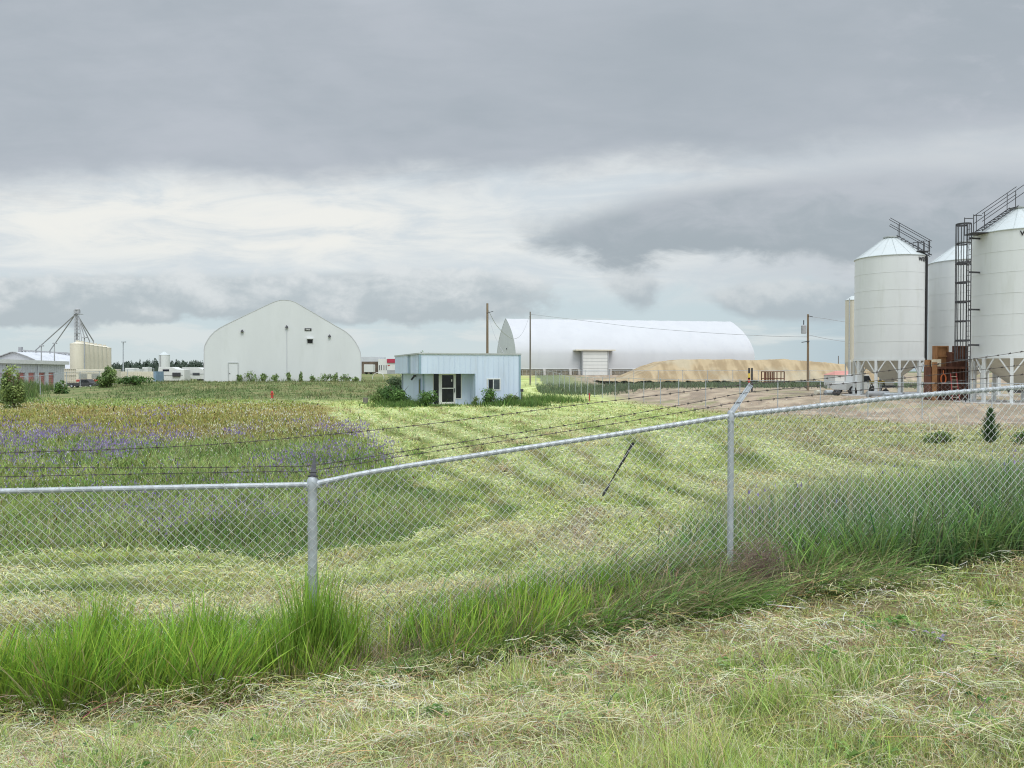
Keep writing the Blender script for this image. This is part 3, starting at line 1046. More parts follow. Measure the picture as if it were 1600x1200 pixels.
def meadow():
    n = 360000
    x, y = scatter_screen(n, 9.3, 66, 0.22, 1.7)
    weed = masks(x, y)[1]
    x, y = x[weed], y[weed]
    n = len(x)
    c, *_ = field_colour(x, y)
    wd = pdist(x, y, WEED, True)
    lump = fbm(x * 0.8, y * 0.8, 521)
    tallness = (0.55 + 0.75 * lump) * (1 - 0.3 * sstep(y, 22, 35)) * (0.35 + 0.65 * sstep(wd, 0.0, 1.0 + 1.2 * sstep(x, -6, -1)))
    s = np.clip(y / 11, 0.9, 4.5)
    P = np.stack([x, y, height(x, y) - 0.02], 1)
    h = rng.uniform(0.14, 0.42, n) * tallness
    dk = sstep(fbm(x * 0.55, y * 0.6, 531), 0.45, 0.65)
    c = mixc(c, C3((0.10, 0.18, 0.05), n), dk * 0.55 * (1 - sstep(y, 20, 28)))
    c1 = jit(c * 1.1, 0.34, n)
    sd_ = rng.uniform(0, 1, n) < 0.10
    c1 = np.where(sd_[:, None], C3((0.36, 0.34, 0.20), n), c1)
    g = Bag()
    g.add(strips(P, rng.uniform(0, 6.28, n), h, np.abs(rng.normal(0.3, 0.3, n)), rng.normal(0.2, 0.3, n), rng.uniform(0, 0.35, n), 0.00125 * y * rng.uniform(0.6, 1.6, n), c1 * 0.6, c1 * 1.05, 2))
    o = g.build('meadow_grass', MT['blade'])
    tag(o, 'uncut green and olive meadow left of the mown laps', 'meadow', kind='stuff')
    # blossoms
    def petals(n, y0, y1, dens, cols, size, lift, pw=1.8):
        x, y = scatter_screen(int(n * 1.2), y0, y1, 0.20, pw)
        n = len(x)
        k = pip(x, y, WEED) & (rng.uniform(0, 1, n) < dens(x, y))
        x, y = x[k], y[k]
        n = len(x)
        s = np.clip(y / 12, 0.8, 3.2)
        z = height(x, y) + lift * (0.6 + 0.7 * fbm(x * 0.8, y * 0.8, 521)) * rng.uniform(0.55, 1.2, n)
        P = np.stack([x, y, z], 1)
        cc = jit(np.array(cols)[rng.integers(0, len(cols), n)], 0.14, n)
        hh = size * s * rng.uniform(0.7, 1.6, n)
        return strips(P, rng.uniform(0, 6.28, n), hh * 1.7, rng.normal(0, 0.3, n), 0 * hh, 0 * hh, hh * 0.9, cc, cc, 2)
    b = Bag()
    b.add(petals(170000, 10.2, 66, lambda x, y: purple_mask(x, y) * (0.2 + 0.8 * sstep(fbm(x * 1.2, y * 0.8, 515), 0.42, 0.58)), [(0.20, 0.155, 0.29), (0.25, 0.205, 0.33), (0.30, 0.26, 0.36), (0.18, 0.125, 0.33)], 0.015, 0.38))
    o = b.build('purple_vetch', MT['leaf'])
    tag(o, 'drifts of purple vetch in flower across the uncut meadow', 'wildflowers', kind='stuff')
    b = Bag()
    b.add(petals(60000, 10.5, 62, lambda x, y: 0.10 + 0.75 * sstep(fbm(x * 0.2, y * 0.16, 541), 0.48, 0.62) * sstep(y, 20, 24), [(0.72, 0.68, 0.50), (0.66, 0.60, 0.34), (0.75, 0.74, 0.66)], 0.010, 0.36))
    o = b.build('white_clover', MT['leaf'])
    tag(o, 'cream and white clover heads dotted through the meadow', 'wildflowers', kind='stuff')


def back_grass():
    """rank grass before the fabric building, along the left boundary and round the office"""
    g = Bag()
    n = 60000
    x, y = scatter_screen(n, 58, 99, 0.03, 1.3)
    k = (x < 1 + rng.normal(0, 1.5, n)) & (x > -0.50 * y - 2 + rng.normal(0, 2.0, n)) & (rng.uniform(0, 1, n) < sstep(y + 9 * (fbm(x * 0.2, y * 0.2, 605) - 0.5), 58, 70))
    x, y = x[k], y[k]
    n = len(x)
    c, d, w, lg, yard = field_colour(x, y)
    hh = rng.uniform(0.2, 0.6, n) * (0.15 + 1.1 * fbm(x * 0.35, y * 0.35, 601) ** 1.5) * (1 + 1.2 * sstep(y, 93, 97) * sstep(fbm(x * 0.5, y * 0, 609), 0.4, 0.6))
    P = np.stack([x, y, height(x, y) - 0.02], 1)
    lush = sstep(fbm(x * 0.18, y * 0.12, 607), 0.45, 0.62)[:, None]
    c = c * (1 - 0.5 * lush) + np.array((0.08, 0.145, 0.045)) * 0.5 * lush
    c1 = jit(c * 1.05, 0.25, n)
    g.add(strips(P, rng.uniform(0, 6.28, n), hh, np.abs(rng.normal(0.3, 0.3, n)), 0.1 + 0 * hh, 0 * hh, rng.uniform(0.02, 0.08, n), c1 * 0.7, c1, 2))
    # strip along the left boundary fence
    n = 9000
    t = rng.uniform(0, 1, n)
    x = -39 - 17 * t + rng.normal(0, 1.2, n)
    y = 56 + 34 * t + rng.normal(0, 1.2, n)
    hh = rng.uniform(0.4, 1.5, n) * (0.4 + 1.0 * fbm(x * 0.4, y * 0.4, 611))
    c1 = jit(mixc(C3((0.07, 0.125, 0.035), n), C3((0.17, 0.22, 0.08), n), rng.uniform(0, 1, n)), 0.2, n)
    P = np.stack([x, y, height(x, y) - 0.02], 1)
    g.add(strips(P, rng.uniform(0, 6.28, n), hh, np.abs(rng.normal(0.2, 0.2, n)), 0.1 + 0 * hh, 0 * hh, rng.uniform(0.03, 0.09, n), c1 * 0.7, c1, 2))
    # green strip seen through the far fence
    n = 16000
    x = rng.uniform(3, 46, n)
    y = 88 + rng.normal(0, 4.5, n)
    hh = rng.uniform(0.25, 0.7, n)
    c1 = jit(C3((0.12, 0.155, 0.09), n), 0.22, n)
    P = np.stack([x, y, height(x, y) - 0.02], 1)
    g.add(strips(P, rng.uniform(0, 6.28, n), hh, np.abs(rng.normal(0.2, 0.2, n)), 0.1 + 0 * hh, 0 * hh, rng.uniform(0.04, 0.1, n), c1 * 0.8, c1, 2))
    # scruffy foot of the office
    for (x0, x1, y0, y1, m, hm) in ((-9.5, -5.9, 52.0, 56, 2600, 0.55), (-2.3, 2.2, 52.8, 55.5, 2600, 0.65), (0.5, 5.5, 58, 66, 1800, 0.8), (-6.2, -3.0, 52.6, 54.2, 800, 0.3)):
        x = rng.normal((x0 + x1) / 2, (x1 - x0) / 4, m); y = rng.normal((y0 + y1) / 2, (y1 - y0) / 4, m)
        hh = rng.uniform(0.2, 1.0, m) * hm * (0.3 + 1.2 * fbm(x * 1.2, y * 1.2, 633))
        c1 = jit(mixc(C3((0.07, 0.14, 0.035), m), C3((0.15, 0.23, 0.06), m), rng.uniform(0, 1, m)), 0.2, m)
        P = np.stack([x, y, height(x, y) - 0.02], 1)
        g.add(strips(P, rng.uniform(0, 6.28, m), hh, np.abs(rng.normal(0.3, 0.2, m)), 0.1 + 0 * hh, 0 * hh, rng.uniform(0.03, 0.06, m), c1 * 0.7, c1, 2))
    o = g.build('rank_grass', MT['blade'])
    tag(o, 'rank green grass growing before the white fabric building and along the boundaries', 'grass', kind='stuff')




def broadleaf_weeds():
    g = Bag()
    V, F, C = [], [], []
    n0 = 0
    for i in range(46):
        y = float(rng.uniform(2.6, 6.2))
        x = float(rng.uniform(-0.66, 0.70) * y)
        if y > fence_y(x) - 0.75: continue
        m = int(rng.integers(14, 46))
        r_ = float(rng.uniform(0.03, 0.09))
        px = x + rng.normal(0, r_, m); py = y + rng.normal(0, r_, m)
        pz = height(px, py) + rng.uniform(0.015, 0.075, m)
        a = rng.uniform(0, 6.28, m); L = rng.uniform(0.012, 0.028, m); w = L * rng.uniform(0.4, 0.7, m)
        up = rng.uniform(-0.3, 0.7, m) * L
        dx, dy = np.cos(a), np.sin(a)
        q = np.stack([np.stack([px, py, pz], 1), np.stack([px + dx * L - dy * w, py + dy * L + dx * w, pz + up + .3 * L], 1),
                      np.stack([px + dx * 2 * L, py + dy * 2 * L, pz + up], 1), np.stack([px + dx * L + dy * w, py + dy * L - dx * w, pz + up + .3 * L], 1)], 1).reshape(-1, 3)
        V.append(q); F.append(np.arange(m * 4).reshape(m, 4) + n0); n0 += m * 4
        c = jit(np.tile(np.array((0.11, 0.22, 0.045)) if i % 3 else np.array((0.17, 0.26, 0.07)), (m, 1)), 0.25, m)
        if i % 23 == 0:
            k = rng.uniform(0, 1, m) < 0.35
            c[k] = (0.27, 0.22, 0.36)
        C.append(np.repeat(c, 4, 0))
    o = np_mesh('broadleaf_weeds', np.vstack(V), np.vstack(F), np.vstack(C), MT['leaf'])
    tag(o, 'small broad-leaved weeds scattered through the mown verge', 'weeds', kind='stuff')
    # vetch in the tall grass at the right
    n = 420
    x = rng.uniform(2.2, 8.0, n); y = fence_y(x) + rng.uniform(0.3, 2.4, n)
    k = fbm(x * 1.6, y * 1.6, 771) > 0.52
    x, y = x[k], y[k]
    n = len(x)
    P = np.stack([x, y, height(x, y) + rng.uniform(0.4, 0.72, n)], 1)
    c = jit(np.tile(np.array((0.27, 0.22, 0.42)), (n, 1)), 0.15, n)
    hh = rng.uniform(0.02, 0.05, n)
    b = Bag()
    b.add(strips(P, rng.uniform(0, 6.28, n), hh, 0 * hh, 0 * hh, 0 * hh, hh * .5, c, c, 2))
    o = b.build('vetch_in_tall_grass', MT['leaf'])
    tag(o, 'few purple vetch blossoms in the tall grass right of the middle post', 'wildflowers', kind='stuff')


broadleaf_weeds()
near_verge()
fence_grass()
field_grass()
meadow()
back_grass()


# ------------------------------------------------------------------ bushes and plants
def leaves(n, cen, rad, size, cols, shell=0.3, clumps=24, seed=1):
    """leaf-sized faces spread through a lumpy crown"""
    rg = np.random.default_rng(seed)
    cen = np.array(cen); rad = np.array(rad)
    k = rg.normal(0, 1, (clumps, 3))
    k /= np.linalg.norm(k, axis=1)[:, None]
    cc = k * rg.uniform(0.25, 0.80, (clumps, 1))
    cc[:, 2] -= 0.12
    cr = rg.uniform(0.18, 0.42, clumps)
    which = rg.integers(0, clumps, n)
    d = rg.normal(0, 1, (n, 3))
    d /= np.linalg.norm(d, axis=1)[:, None]
    p = cc[which] + d * (cr[which] * rg.uniform(shell, 1.0, n) ** 0.6)[:, None]
    p[:, 2] = np.maximum(p[:, 2], -0.97)
    stray = rg.uniform(0, 1, n) < 0.10
    p[stray] *= rg.uniform(1.0, 1.3, (int(stray.sum()), 1))
    P = cen + p * rad
    a = rg.normal(0, 1, (n, 3)); a /= np.linalg.norm(a, axis=1)[:, None]
    b = np.cross(a, d); b /= np.linalg.norm(b, axis=1)[:, None] + 1e-6
    s = size * rg.uniform(0.6, 1.4, n)[:, None]
    V = np.stack([P - a * s, P + b * s * 0.5, P + a * s, P - b * s * 0.5], 1).reshape(-1, 3)
    F = np.arange(n * 4).reshape(n, 4)
    tone = rg.uniform(0, 1, clumps)[which]
    c = np.array(cols[0]) * (1 - tone[:, None]) + np.array(cols[1]) * tone[:, None]
    c = np.clip(c * 1.35 * (1 + rg.normal(0, 0.28, (n, 1))), 0.005, 0.9)
    return V, F, np.repeat(c, 4, 0)


def bush(name, label, cat, base, rad, n, size, cols, group=None, seed=1, stems=5, lift=0.72):
    base = Vector(base)
    t = thing(name, label, cat, base, group)
    V, F, C = leaves(n, (base.x, base.y, base.z + rad[2] * lift), rad, size, cols, seed=seed)
    np_mesh('foliage', V, F, C, MT['leaf'], t)
    mb = MB()
    rg = random.Random(seed)
    for i in range(stems):
        a = rg.uniform(0, 6.28)
        e = base + Vector((math.cos(a) * rad[0] * 0.5, math.sin(a) * rad[1] * 0.5, rad[2] * rg.uniform(0.9, 1.5)))
        mid = (base + e) / 2 + Vector((rg.uniform(-.1, .1), rg.uniform(-.1, .1), 0.1))
        mb.tube([base + Vector((rg.uniform(-.08, .08), rg.uniform(-.08, .08), -0.05)), mid, e], [0.035, 0.022, 0.008], 5)
    mb.build('stem', MT['bark'], t)
    return t


DKG = [(0.045, 0.095, 0.028), (0.10, 0.18, 0.045)]
MDG = [(0.07, 0.12, 0.035), (0.17, 0.23, 0.075)]
YLG = [(0.08, 0.125, 0.035), (0.20, 0.25, 0.085)]


def at_ground(px, Y, dz=0.0):
    x = (px - CX) / FPX * Y
    return Vector((x, Y, gz(x, Y) + dz))


bush('shrub', 'loose green shrub with reddish stem at the left edge of the field', 'shrub', at_ground(21, 50.5), (1.02, 0.9, 1.8), 3200, 0.085, YLG, 'shrubs round the field', 3)
bush('shrub', 'rounded green shrub by the boundary fence in front of the cream trailer', 'shrub', at_ground(166, 82), (1.55, 1.4, 1.55), 3000, 0.11, MDG, 'shrubs round the field', 4)
bush('shrub', 'low dark shrub in the boundary fence near the red doors', 'shrub', at_ground(95, 73), (0.75, 0.7, 0.8), 1100, 0.09, DKG, 'shrubs round the field', 5)
bush('shrub', 'low spreading shrub right of the rounded one on the boundary', 'shrub', at_ground(208, 85), (2.2, 1.2, 0.75), 1900, 0.10, DKG, 'shrubs round the field', 6)
bush('shrub', 'broad dark shrub hugging the left wall of the blue office', 'shrub', at_ground(622, 55.5), (1.55, 1.2, 1.15), 3600, 0.08, DKG, 'shrubs round the blue office', 7)
bush('shrub', 'lower shrub spreading left of the broad one beside the office', 'shrub', at_ground(596, 57.0), (1.2, 1.0, 0.75), 2000, 0.08, MDG, 'shrubs round the blue office', 17)
bush('shrub', 'compact round shrub just left of the office glass door', 'shrub', at_ground(667, 53.2), (0.82, 0.7, 0.78), 2200, 0.065, DKG, 'shrubs round the blue office', 8)
bush('shrub', 'round shrub under the office window', 'shrub', at_ground(767, 53.8), (0.85, 0.7, 0.82), 2200, 0.065, DKG, 'shrubs round the blue office', 9)
bush('shrub', 'straggling shrub at the right corner of the blue office', 'shrub', at_ground(798, 54.4), (0.95, 0.6, 0.62), 1500, 0.07, MDG, 'shrubs round the blue office', 10)
bush('shrub', 'small weed growing by the office door jamb', 'shrub', at_ground(742, 54.3), (0.32, 0.3, 0.5), 500, 0.05, MDG, 'shrubs round the blue office', 12)
bush('shrub', 'grey-green shrub behind the left rear corner of the blue office', 'shrub', at_ground(622, 67), (1.7, 1.2, 1.45), 2500, 0.10, [(0.05, 0.085, 0.045), (0.10, 0.14, 0.07)], 'shrubs round the blue office', 13)


def sapling():
    b = at_ground(1548, 25)
    t = thing('sapling', 'upright dark feathery sapling beyond the fence at the right edge', 'sapling', b)
    rg = np.random.default_rng(14)
    n = 900
    zz = rg.uniform(0.05, 1.0, n) ** 0.85 * 1.15
    a = rg.uniform(0, 6.28, n)
    off = rg.uniform(0, 0.12, n) * (1.15 - zz)
    P = np.stack([b.x + np.cos(a) * off, b.y + np.sin(a) * off, b.z + zz], 1)
    L = rg.uniform(0.10, 0.34, n) * (1.25 - 0.85 * zz / 1.15)
    c = np.clip(np.array((0.085, 0.15, 0.06)) * (1 + rg.normal(0, 0.3, (n, 1))), 0.01, 0.5)
    V, F, C = strips(P, a, L, rg.uniform(0.5, 1.1, n), rg.normal(0, 0.2, n), rg.uniform(-0.1, 0.5, n), rg.uniform(0.025, 0.05, n), c * 0.8, c * 1.15, 3)
    np_mesh('foliage', V, F, C, MT['leaf'], t)
    MB().tube([b - Vector((0, 0, .05)), b + Vector((0.02, 0, .6)), b + Vector((0, 0, 1.2))], [.02, .014, .005], 6).build('stem', MT['bark'], t)


sapling()
bush('shrub', 'low grey-green weed left of the upright sapling', 'shrub', at_ground(1465, 26), (0.6, 0.4, 0.32), 700, 0.045, MDG, 'weeds on the dirt edge', 15, 3)
bush('shrub', 'low weed clump beyond the sapling at the right edge', 'shrub', at_ground(1598, 25), (0.4, 0.35, 0.3), 600, 0.045, DKG, 'weeds on the dirt edge', 16, 3)
# weeds against the fabric building
for i, (px, rx, hz) in enumerate(((334, .45, .95), (346, .5, .9), (374, .5, .7), (392, .9, 1.0), (412, .5, .7), (430, .55, .8), (451, .4, .95), (470, .3, .9), (488, .4, .5), (510, 1.2, .75), (524, .6, .8), (540, .9, .7), (556, .6, .45))):
    bush('tall_weed', ('bushy', 'tall leafy', 'thin', 'broad leafy', 'low', 'leafy', 'spiky upright', 'bare thin', 'short', 'wide bushy', 'pale leafy', 'dense', 'low ragged')[i] + ' weed against the white end wall, ' + ('first', 'second', 'third', 'fourth', 'fifth', 'sixth', 'seventh', 'eighth', 'ninth', 'tenth', 'eleventh', 'twelfth', 'last')[i] + ' from its left corner', 'weed',
         at_ground(px, 98.2), (rx, .4, hz), 320, 0.11, [(0.09, 0.15, 0.05), (0.20, 0.27, 0.10)], 'weeds along the white end wall', 40 + i, 4)

# dry tumbleweed by the middle post
def tumbleweed():
    c = Vector((2.08, fence_y(2.08) - 0.30, gz(2.08, 6.4)))
    mb = MB()
    rg = random.Random(5)
    for i in range(300):
        a = rg.uniform(0, 6.28); e = rg.uniform(-0.1, 1.45)
        rad = rg.uniform(0.14, 0.42)
        p0 = c + Vector((rg.uniform(-.1, .1), rg.uniform(-.06, .06), rg.uniform(0.02, 0.15)))
        p2 = c + Vector((math.cos(a) * math.cos(e) * rad * 1.0, math.sin(a) * math.cos(e) * rad * 0.6, 0.06 + math.sin(e) * rad * 1.25))
        side = Vector((rg.uniform(-.16, .16), rg.uniform(-.1, .1), rg.uniform(-.05, .16)))
        p1 = (p0 + p2) / 2 + side
        p3 = p2 + Vector((rg.uniform(-.14, .14), rg.uniform(-.08, .08), rg.uniform(-.10, .06)))
        mb.tube([p0, p1, p2, p3], [0.0022, 0.0018, 0.0014, 0.0009], 3, False)
    single(mb, 'tumbleweed', M('dry_stem', (0.20, 0.145, 0.115), 0.9, 0, 0.4, 12), 'dry brown tangle of tumbleweed caught at the middle fence post', 'tumbleweed')


tumbleweed()

# ------------------------------------------------------------------ the chain-link fence in front
def rail_z(px, py, Y): return W(px, py, Y)


POSTS = [(-5.02, 5.50), (-1.55, 6.00), (1.90, 6.70), (5.37, 7.30), (8.9, 7.9)]


def near_fence():
    t = thing('chain_link_fence', 'galvanised chain-link fence topped with barbed wire, standing in tall grass in front', 'fence', (-1.55, 6.0, gz(-1.55, 6.0)))
    # top rail points (photo pixel, distance)
    y_at = lambda px: None
    left = [W(-455, 779, 5.50), W(0, 767.5, 5.71), W(488, 757, 6.0)]
    mid = [W(488, 757, 6.0), W(560, 741, 6.11), W(640, 727.5, 6.2), W(800, 703, 6.38), W(960, 679, 6.53), W(1142, 649.5, 6.70)]
    right = [W(1142, 649.5, 6.70), W(1280, 634, 6.85), W(1420, 619, 7.02), W(1600, 604.5, 7.20), W(1690, 598, 7.30)]
    far = [right[-1], W(2140, 575, 7.9)]
    spans = [left, mid, right, far]
    rail_objs = []
    for pts in spans:
        # keep the rail clear of the post's axis
        mb = MB().tube(pts, 0.0205, 10)
        # joint sleeve
        a, b = pts[0], pts[1]
        q = a.lerp(b, 0.08)
        mb.tube([q, q + (b - a).normalized() * 0.10], 0.0235, 10)
        rail_objs.append(mb.build('top_rail', MT['galv'], t, True))
    # posts
    for i, (x, y) in enumerate(POSTS):
        top = [left[0], left[-1], mid[-1], right[-1], far[-1]][i]
        term = (i == 1)
        r = 0.037 if term else 0.027
        z0 = gz(x, y) - 0.3
        pm = MB().tube([(top.x, top.y, z0), (top.x, top.y, top.z + (0.035 if term else 0.02))], r, 14)
        po = pm.build('post', MT['galv'], t, True)
        if term:
            # cap, rail cups, tension bands
            MB().lathe((top.x, top.y, top.z), [(0.041, -0.02), (0.042, 0.035), (0.030, 0.055), (0.012, 0.062)], 14).build('post_cap', MT['galv'], po, True)
            for dz in (-0.025, 0.012, -0.35, -0.7, -1.05):
                MB().lathe((top.x, top.y, top.z + dz), [(r + 0.001, -0.012), (r + 0.004, -0.012), (r + 0.004, 0.012), (r + 0.001, 0.012)], 14, False).build('tension_band', MT['galv'], po, True)
            for s_ in (-1, 1):
                bm_ = MB()
                bm_.box((top.x + s_ * 0.05, top.y - 0.01, top.z - 0.01), (0.03, 0.006, 0.028))
                bm_.tube([(top.x + s_ * 0.055, top.y - 0.03, top.z), (top.x + s_ * 0.055, top.y + 0.02, top.z)], 0.006, 6)
                bm_.build('rail_cup', MT['galv'], po, True)
            # steel arm leaning away from the viewer, nearly end-on
            base = Vector((top.x + 0.005, top.y, top.z + 0.05))
            tip = W(491, 712, 6.20)
            am = MB()
            d = (tip - base)
            am.add([base + Vector((-0.026, 0.0, 0)), base + Vector((0.024, 0, 0)), tip + Vector((0.010, 0, 0)), tip + Vector((-0.006, 0, 0)),
                    base + Vector((-0.020, 0.03, -0.02)), base + Vector((0.022, 0.03, -0.02)), tip + Vector((0.006, 0.02, -0.01)), tip + Vector((-0.002, 0.02, -0.01))],
                   [(0, 1, 2, 3), (7, 6, 5, 4), (0, 4, 5, 1), (1, 5, 6, 2), (2, 6, 7, 3), (3, 7, 4, 0)])
            am.box(base + Vector((0, 0.0, 0.015)), (0.075, 0.02, 0.012)).box(base + Vector((0, 0.0, 0.045)), (0.055, 0.02, 0.01))
            am.build('barb_arm', MT['darksteel'], po)
        else:
            MB().lathe((top.x, top.y, top.z), [(r + 0.004, -0.05), (r + 0.004, 0.028), (r - 0.004, 0.045)], 12).build('post_cap', MT['galv'], po, True)
            base = Vector((top.x - 0.004, top.y, top.z + 0.02))
            tip = W(1173, 600.5, 6.86) if i == 2 else base + Vector((0.172, 0.16, 0.27))
            am = MB()
            d = (tip - base).normalized()
            side = d.cross(Vector((0, 1, 0))).normalized()
            # folded-sheet arm: web with two flanges
            am.quadbox(base - side * 0.018, tip - base, side * 0.036, Vector((0, 0.004, 0)))
            am.quadbox(base - side * 0.020, tip - base, side * 0.004, Vector((0, -0.022, 0)))
            am.quadbox(base + side * 0.017, tip - base, side * 0.004, Vector((0, -0.022, 0)))
            am.build('barb_arm', MT['galv'], po)
    # weave
    p = 0.074
    wr = 0.0020
    for si, pts in enumerate(spans):
        lens = [0]
        for a, b in zip(pts, pts[1:]):
            lens.append(lens[-1] + (b - a).length)
        L = lens[-1]

        def at(s_):
            s_ = min(max(s_, 0), L)
            for k in range(len(pts) - 1):
                if s_ <= lens[k + 1] + 1e-9:
                    return pts[k].lerp(pts[k + 1], (s_ - lens[k]) / (lens[k + 1] - lens[k]))
            return pts[-1]
        mb_v, mb_f = [], []
        nw = int(L / (p / 2))
        rows = 41
        seg = pts[-1] - pts[0]
        nrm = Vector((seg.y, -seg.x, 0)).normalized()      # towards the viewer
        if nrm.y > 0: nrm = -nrm
        nside = 4
        for k in range(nw):
            path = []
            for j in range(rows + 1):
                colm = k + ((k + j) % 2)
                s_ = colm * p / 2
                q = at(s_)
                dz = -j * p / 2 + 0.030
                sag = 0.012 * math.sin(s_ * 2.3 + si) * math.sin(j * 0.11) + 0.006 * math.sin(s_ * 7.1 + j * 0.2)
                over = 0.0022 if (colm == k) else -0.0022
                path.append(q + nrm * (0.030 + over + (0.012 if si == 1 or si == 0 else 0.0) + sag) + Vector((0.004 * math.sin(j * 0.7 + s_ * 3), 0, dz)))
            base = len(mb_v)
            for j, q in enumerate(path):
                a = path[max(j - 1, 0)]; b = path[min(j + 1, rows)]
                x_ = seg.normalized(); 
                for c_ in range(nside):
                    tt = 2 * math.pi * c_ / nside + 0.6
                    mb_v.append(q + x_ * (wr * 1.35 * math.cos(tt)) + nrm * (wr * math.sin(tt)))
            for j in range(rows):
                for c_ in range(nside):
                    c2 = (c_ + 1) % nside
                    mb_f.append((base + j * nside + c_, base + j * nside + c2, base + (j + 1) * nside + c2, base + (j + 1) * nside + c_))
        mb = MB()
        mb.v = [tuple(v) for v in mb_v]
        mb.f = mb_f
        mb.build('chain_link_panel', MT['wire'], t)
        # ties round the rail
        ntie = int(L / (p * 1.0))
        for k in range(1, ntie):
            if si == 0 and k % 4: continue
            if si == 1 and k < 12 and k % 3: continue
            q = at(k * p + 0.01)
            d = seg.normalized()
            ring = []
            for c_ in range(9):
                tt = 2 * math.pi * c_ / 8
                ring.append(q + d * 0.004 * (c_ - 4) / 4 + nrm * 0.0235 * math.cos(tt) + Vector((0, 0, 0.0235 * math.sin(tt))))
            MB().tube(ring, 0.0030, 4, False).build('wire_tie', MT['wire'], rail_objs[si])
    # barbed strands
    strands = [
        [W(-300, 722, 5.75), W(0, 708, 5.9), W(180, 702, 6.0), W(340, 694, 6.1), W(490, 681, 6.2), W(640, 666, 6.35), W(800, 646, 6.5), W(900, 633, 6.6), W(1040, 616, 6.75), W(1172, 600, 6.84), W(1250, 594.5, 6.95), W(1300, 590, 7.0), W(1450, 571, 7.15), W(1600, 549, 7.3), W(1760, 524, 7.5)],
        [W(-300, 735, 5.7), W(0, 731, 5.85), W(250, 731, 6.0), W(420, 729, 6.08), W(489, 727, 6.12), W(640, 704, 6.3), W(800, 678, 6.45), W(960, 652, 6.6), W(1100, 626, 6.75), W(1163, 614, 6.8), W(1260, 604.5, 6.92), W(1420, 590, 7.1), W(1600, 570, 7.27), W(1760, 550, 7.45)],
        [W(-300, 752, 5.65), W(0, 745, 5.8), W(250, 740, 5.95), W(420, 737, 6.03), W(489, 735, 6.08), W(640, 711, 6.25), W(800, 687, 6.4), W(960, 662, 6.55), W(1100, 638, 6.70), W(1153, 629, 6.75), W(1260, 618.5, 6.88), W(1350, 609, 7.0), W(1420, 603, 7.07), W(1600, 585, 7.22), W(1760, 570, 7.4)],
    ]
    for st in strands:
        mb = MB()
        # smooth the polyline a little
        fine = []
        for i in range(len(st) - 1):
            p0 = st[max(i - 1, 0)]; p1 = st[i]; p2 = st[i + 1]; p3 = st[min(i + 2, len(st) - 1)]
            for k in range(8):
                u = k / 8
                fine.append(0.5 * ((2 * p1) + (p2 - p0) * u + (2 * p0 - 5 * p1 + 4 * p2 - p3) * u * u + (3 * p1 - p0 - 3 * p2 + p3) * u ** 3))
        fine.append(st[-1])
        mb.tube(fine, 0.0026, 5)
        acc = 0
        rg = random.Random(3)
        for a, b in zip(fine, fine[1:]):
            Ls = (b - a).length
            acc += Ls
            while acc > 0.125:
                acc -= 0.125
                q = b - (b - a).normalized() * acc
                d = (b - a).normalized()
                mb.tube([q - d * 0.009, q + d * 0.009], 0.0058, 5)
                for s_ in (0, 1):
                    ang = rg.uniform(0, 3.14)
                    v = Vector((0, math.cos(ang), math.sin(ang))) * 0.016 + d * rg.uniform(-0.004, 0.004)
                    mb.tube([q - v + d * 0.005 * (2 * s_ - 1), q + v + d * 0.005 * (2 * s_ - 1)], 0.0015, 3)
        mb.build('barbed_wire', MT['oldwire'], t)
    return t


near_fence()

# black rod hung in the mesh
def rod():
    a, b = W(989.5, 692, 6.66), W(941.5, 775, 6.62)
    d = b - a
    t = thing('black_rod', 'black tapered rod caught slanting in the fence mesh', 'rod', b)
    MB().tube([a, a + d * 0.04, a + d * 0.32, a + d * 0.55, a + d * 0.78], [0.012, 0.0135, 0.0115, 0.006, 0.005], 8).build('shaft', MT['black'], t, True)
    MB().tube([a + d * 0.76, a + d * 0.8, a + d * 0.96, b], [0.006, 0.011, 0.011, 0.006], 8).build('grip', MT['darksteel'], t, True)
    MB().tube([a, a + Vector((0.03, -0.02, 0.06))], 0.0015, 4).build('tip_wire', MT['darksteel'], t)


rod()


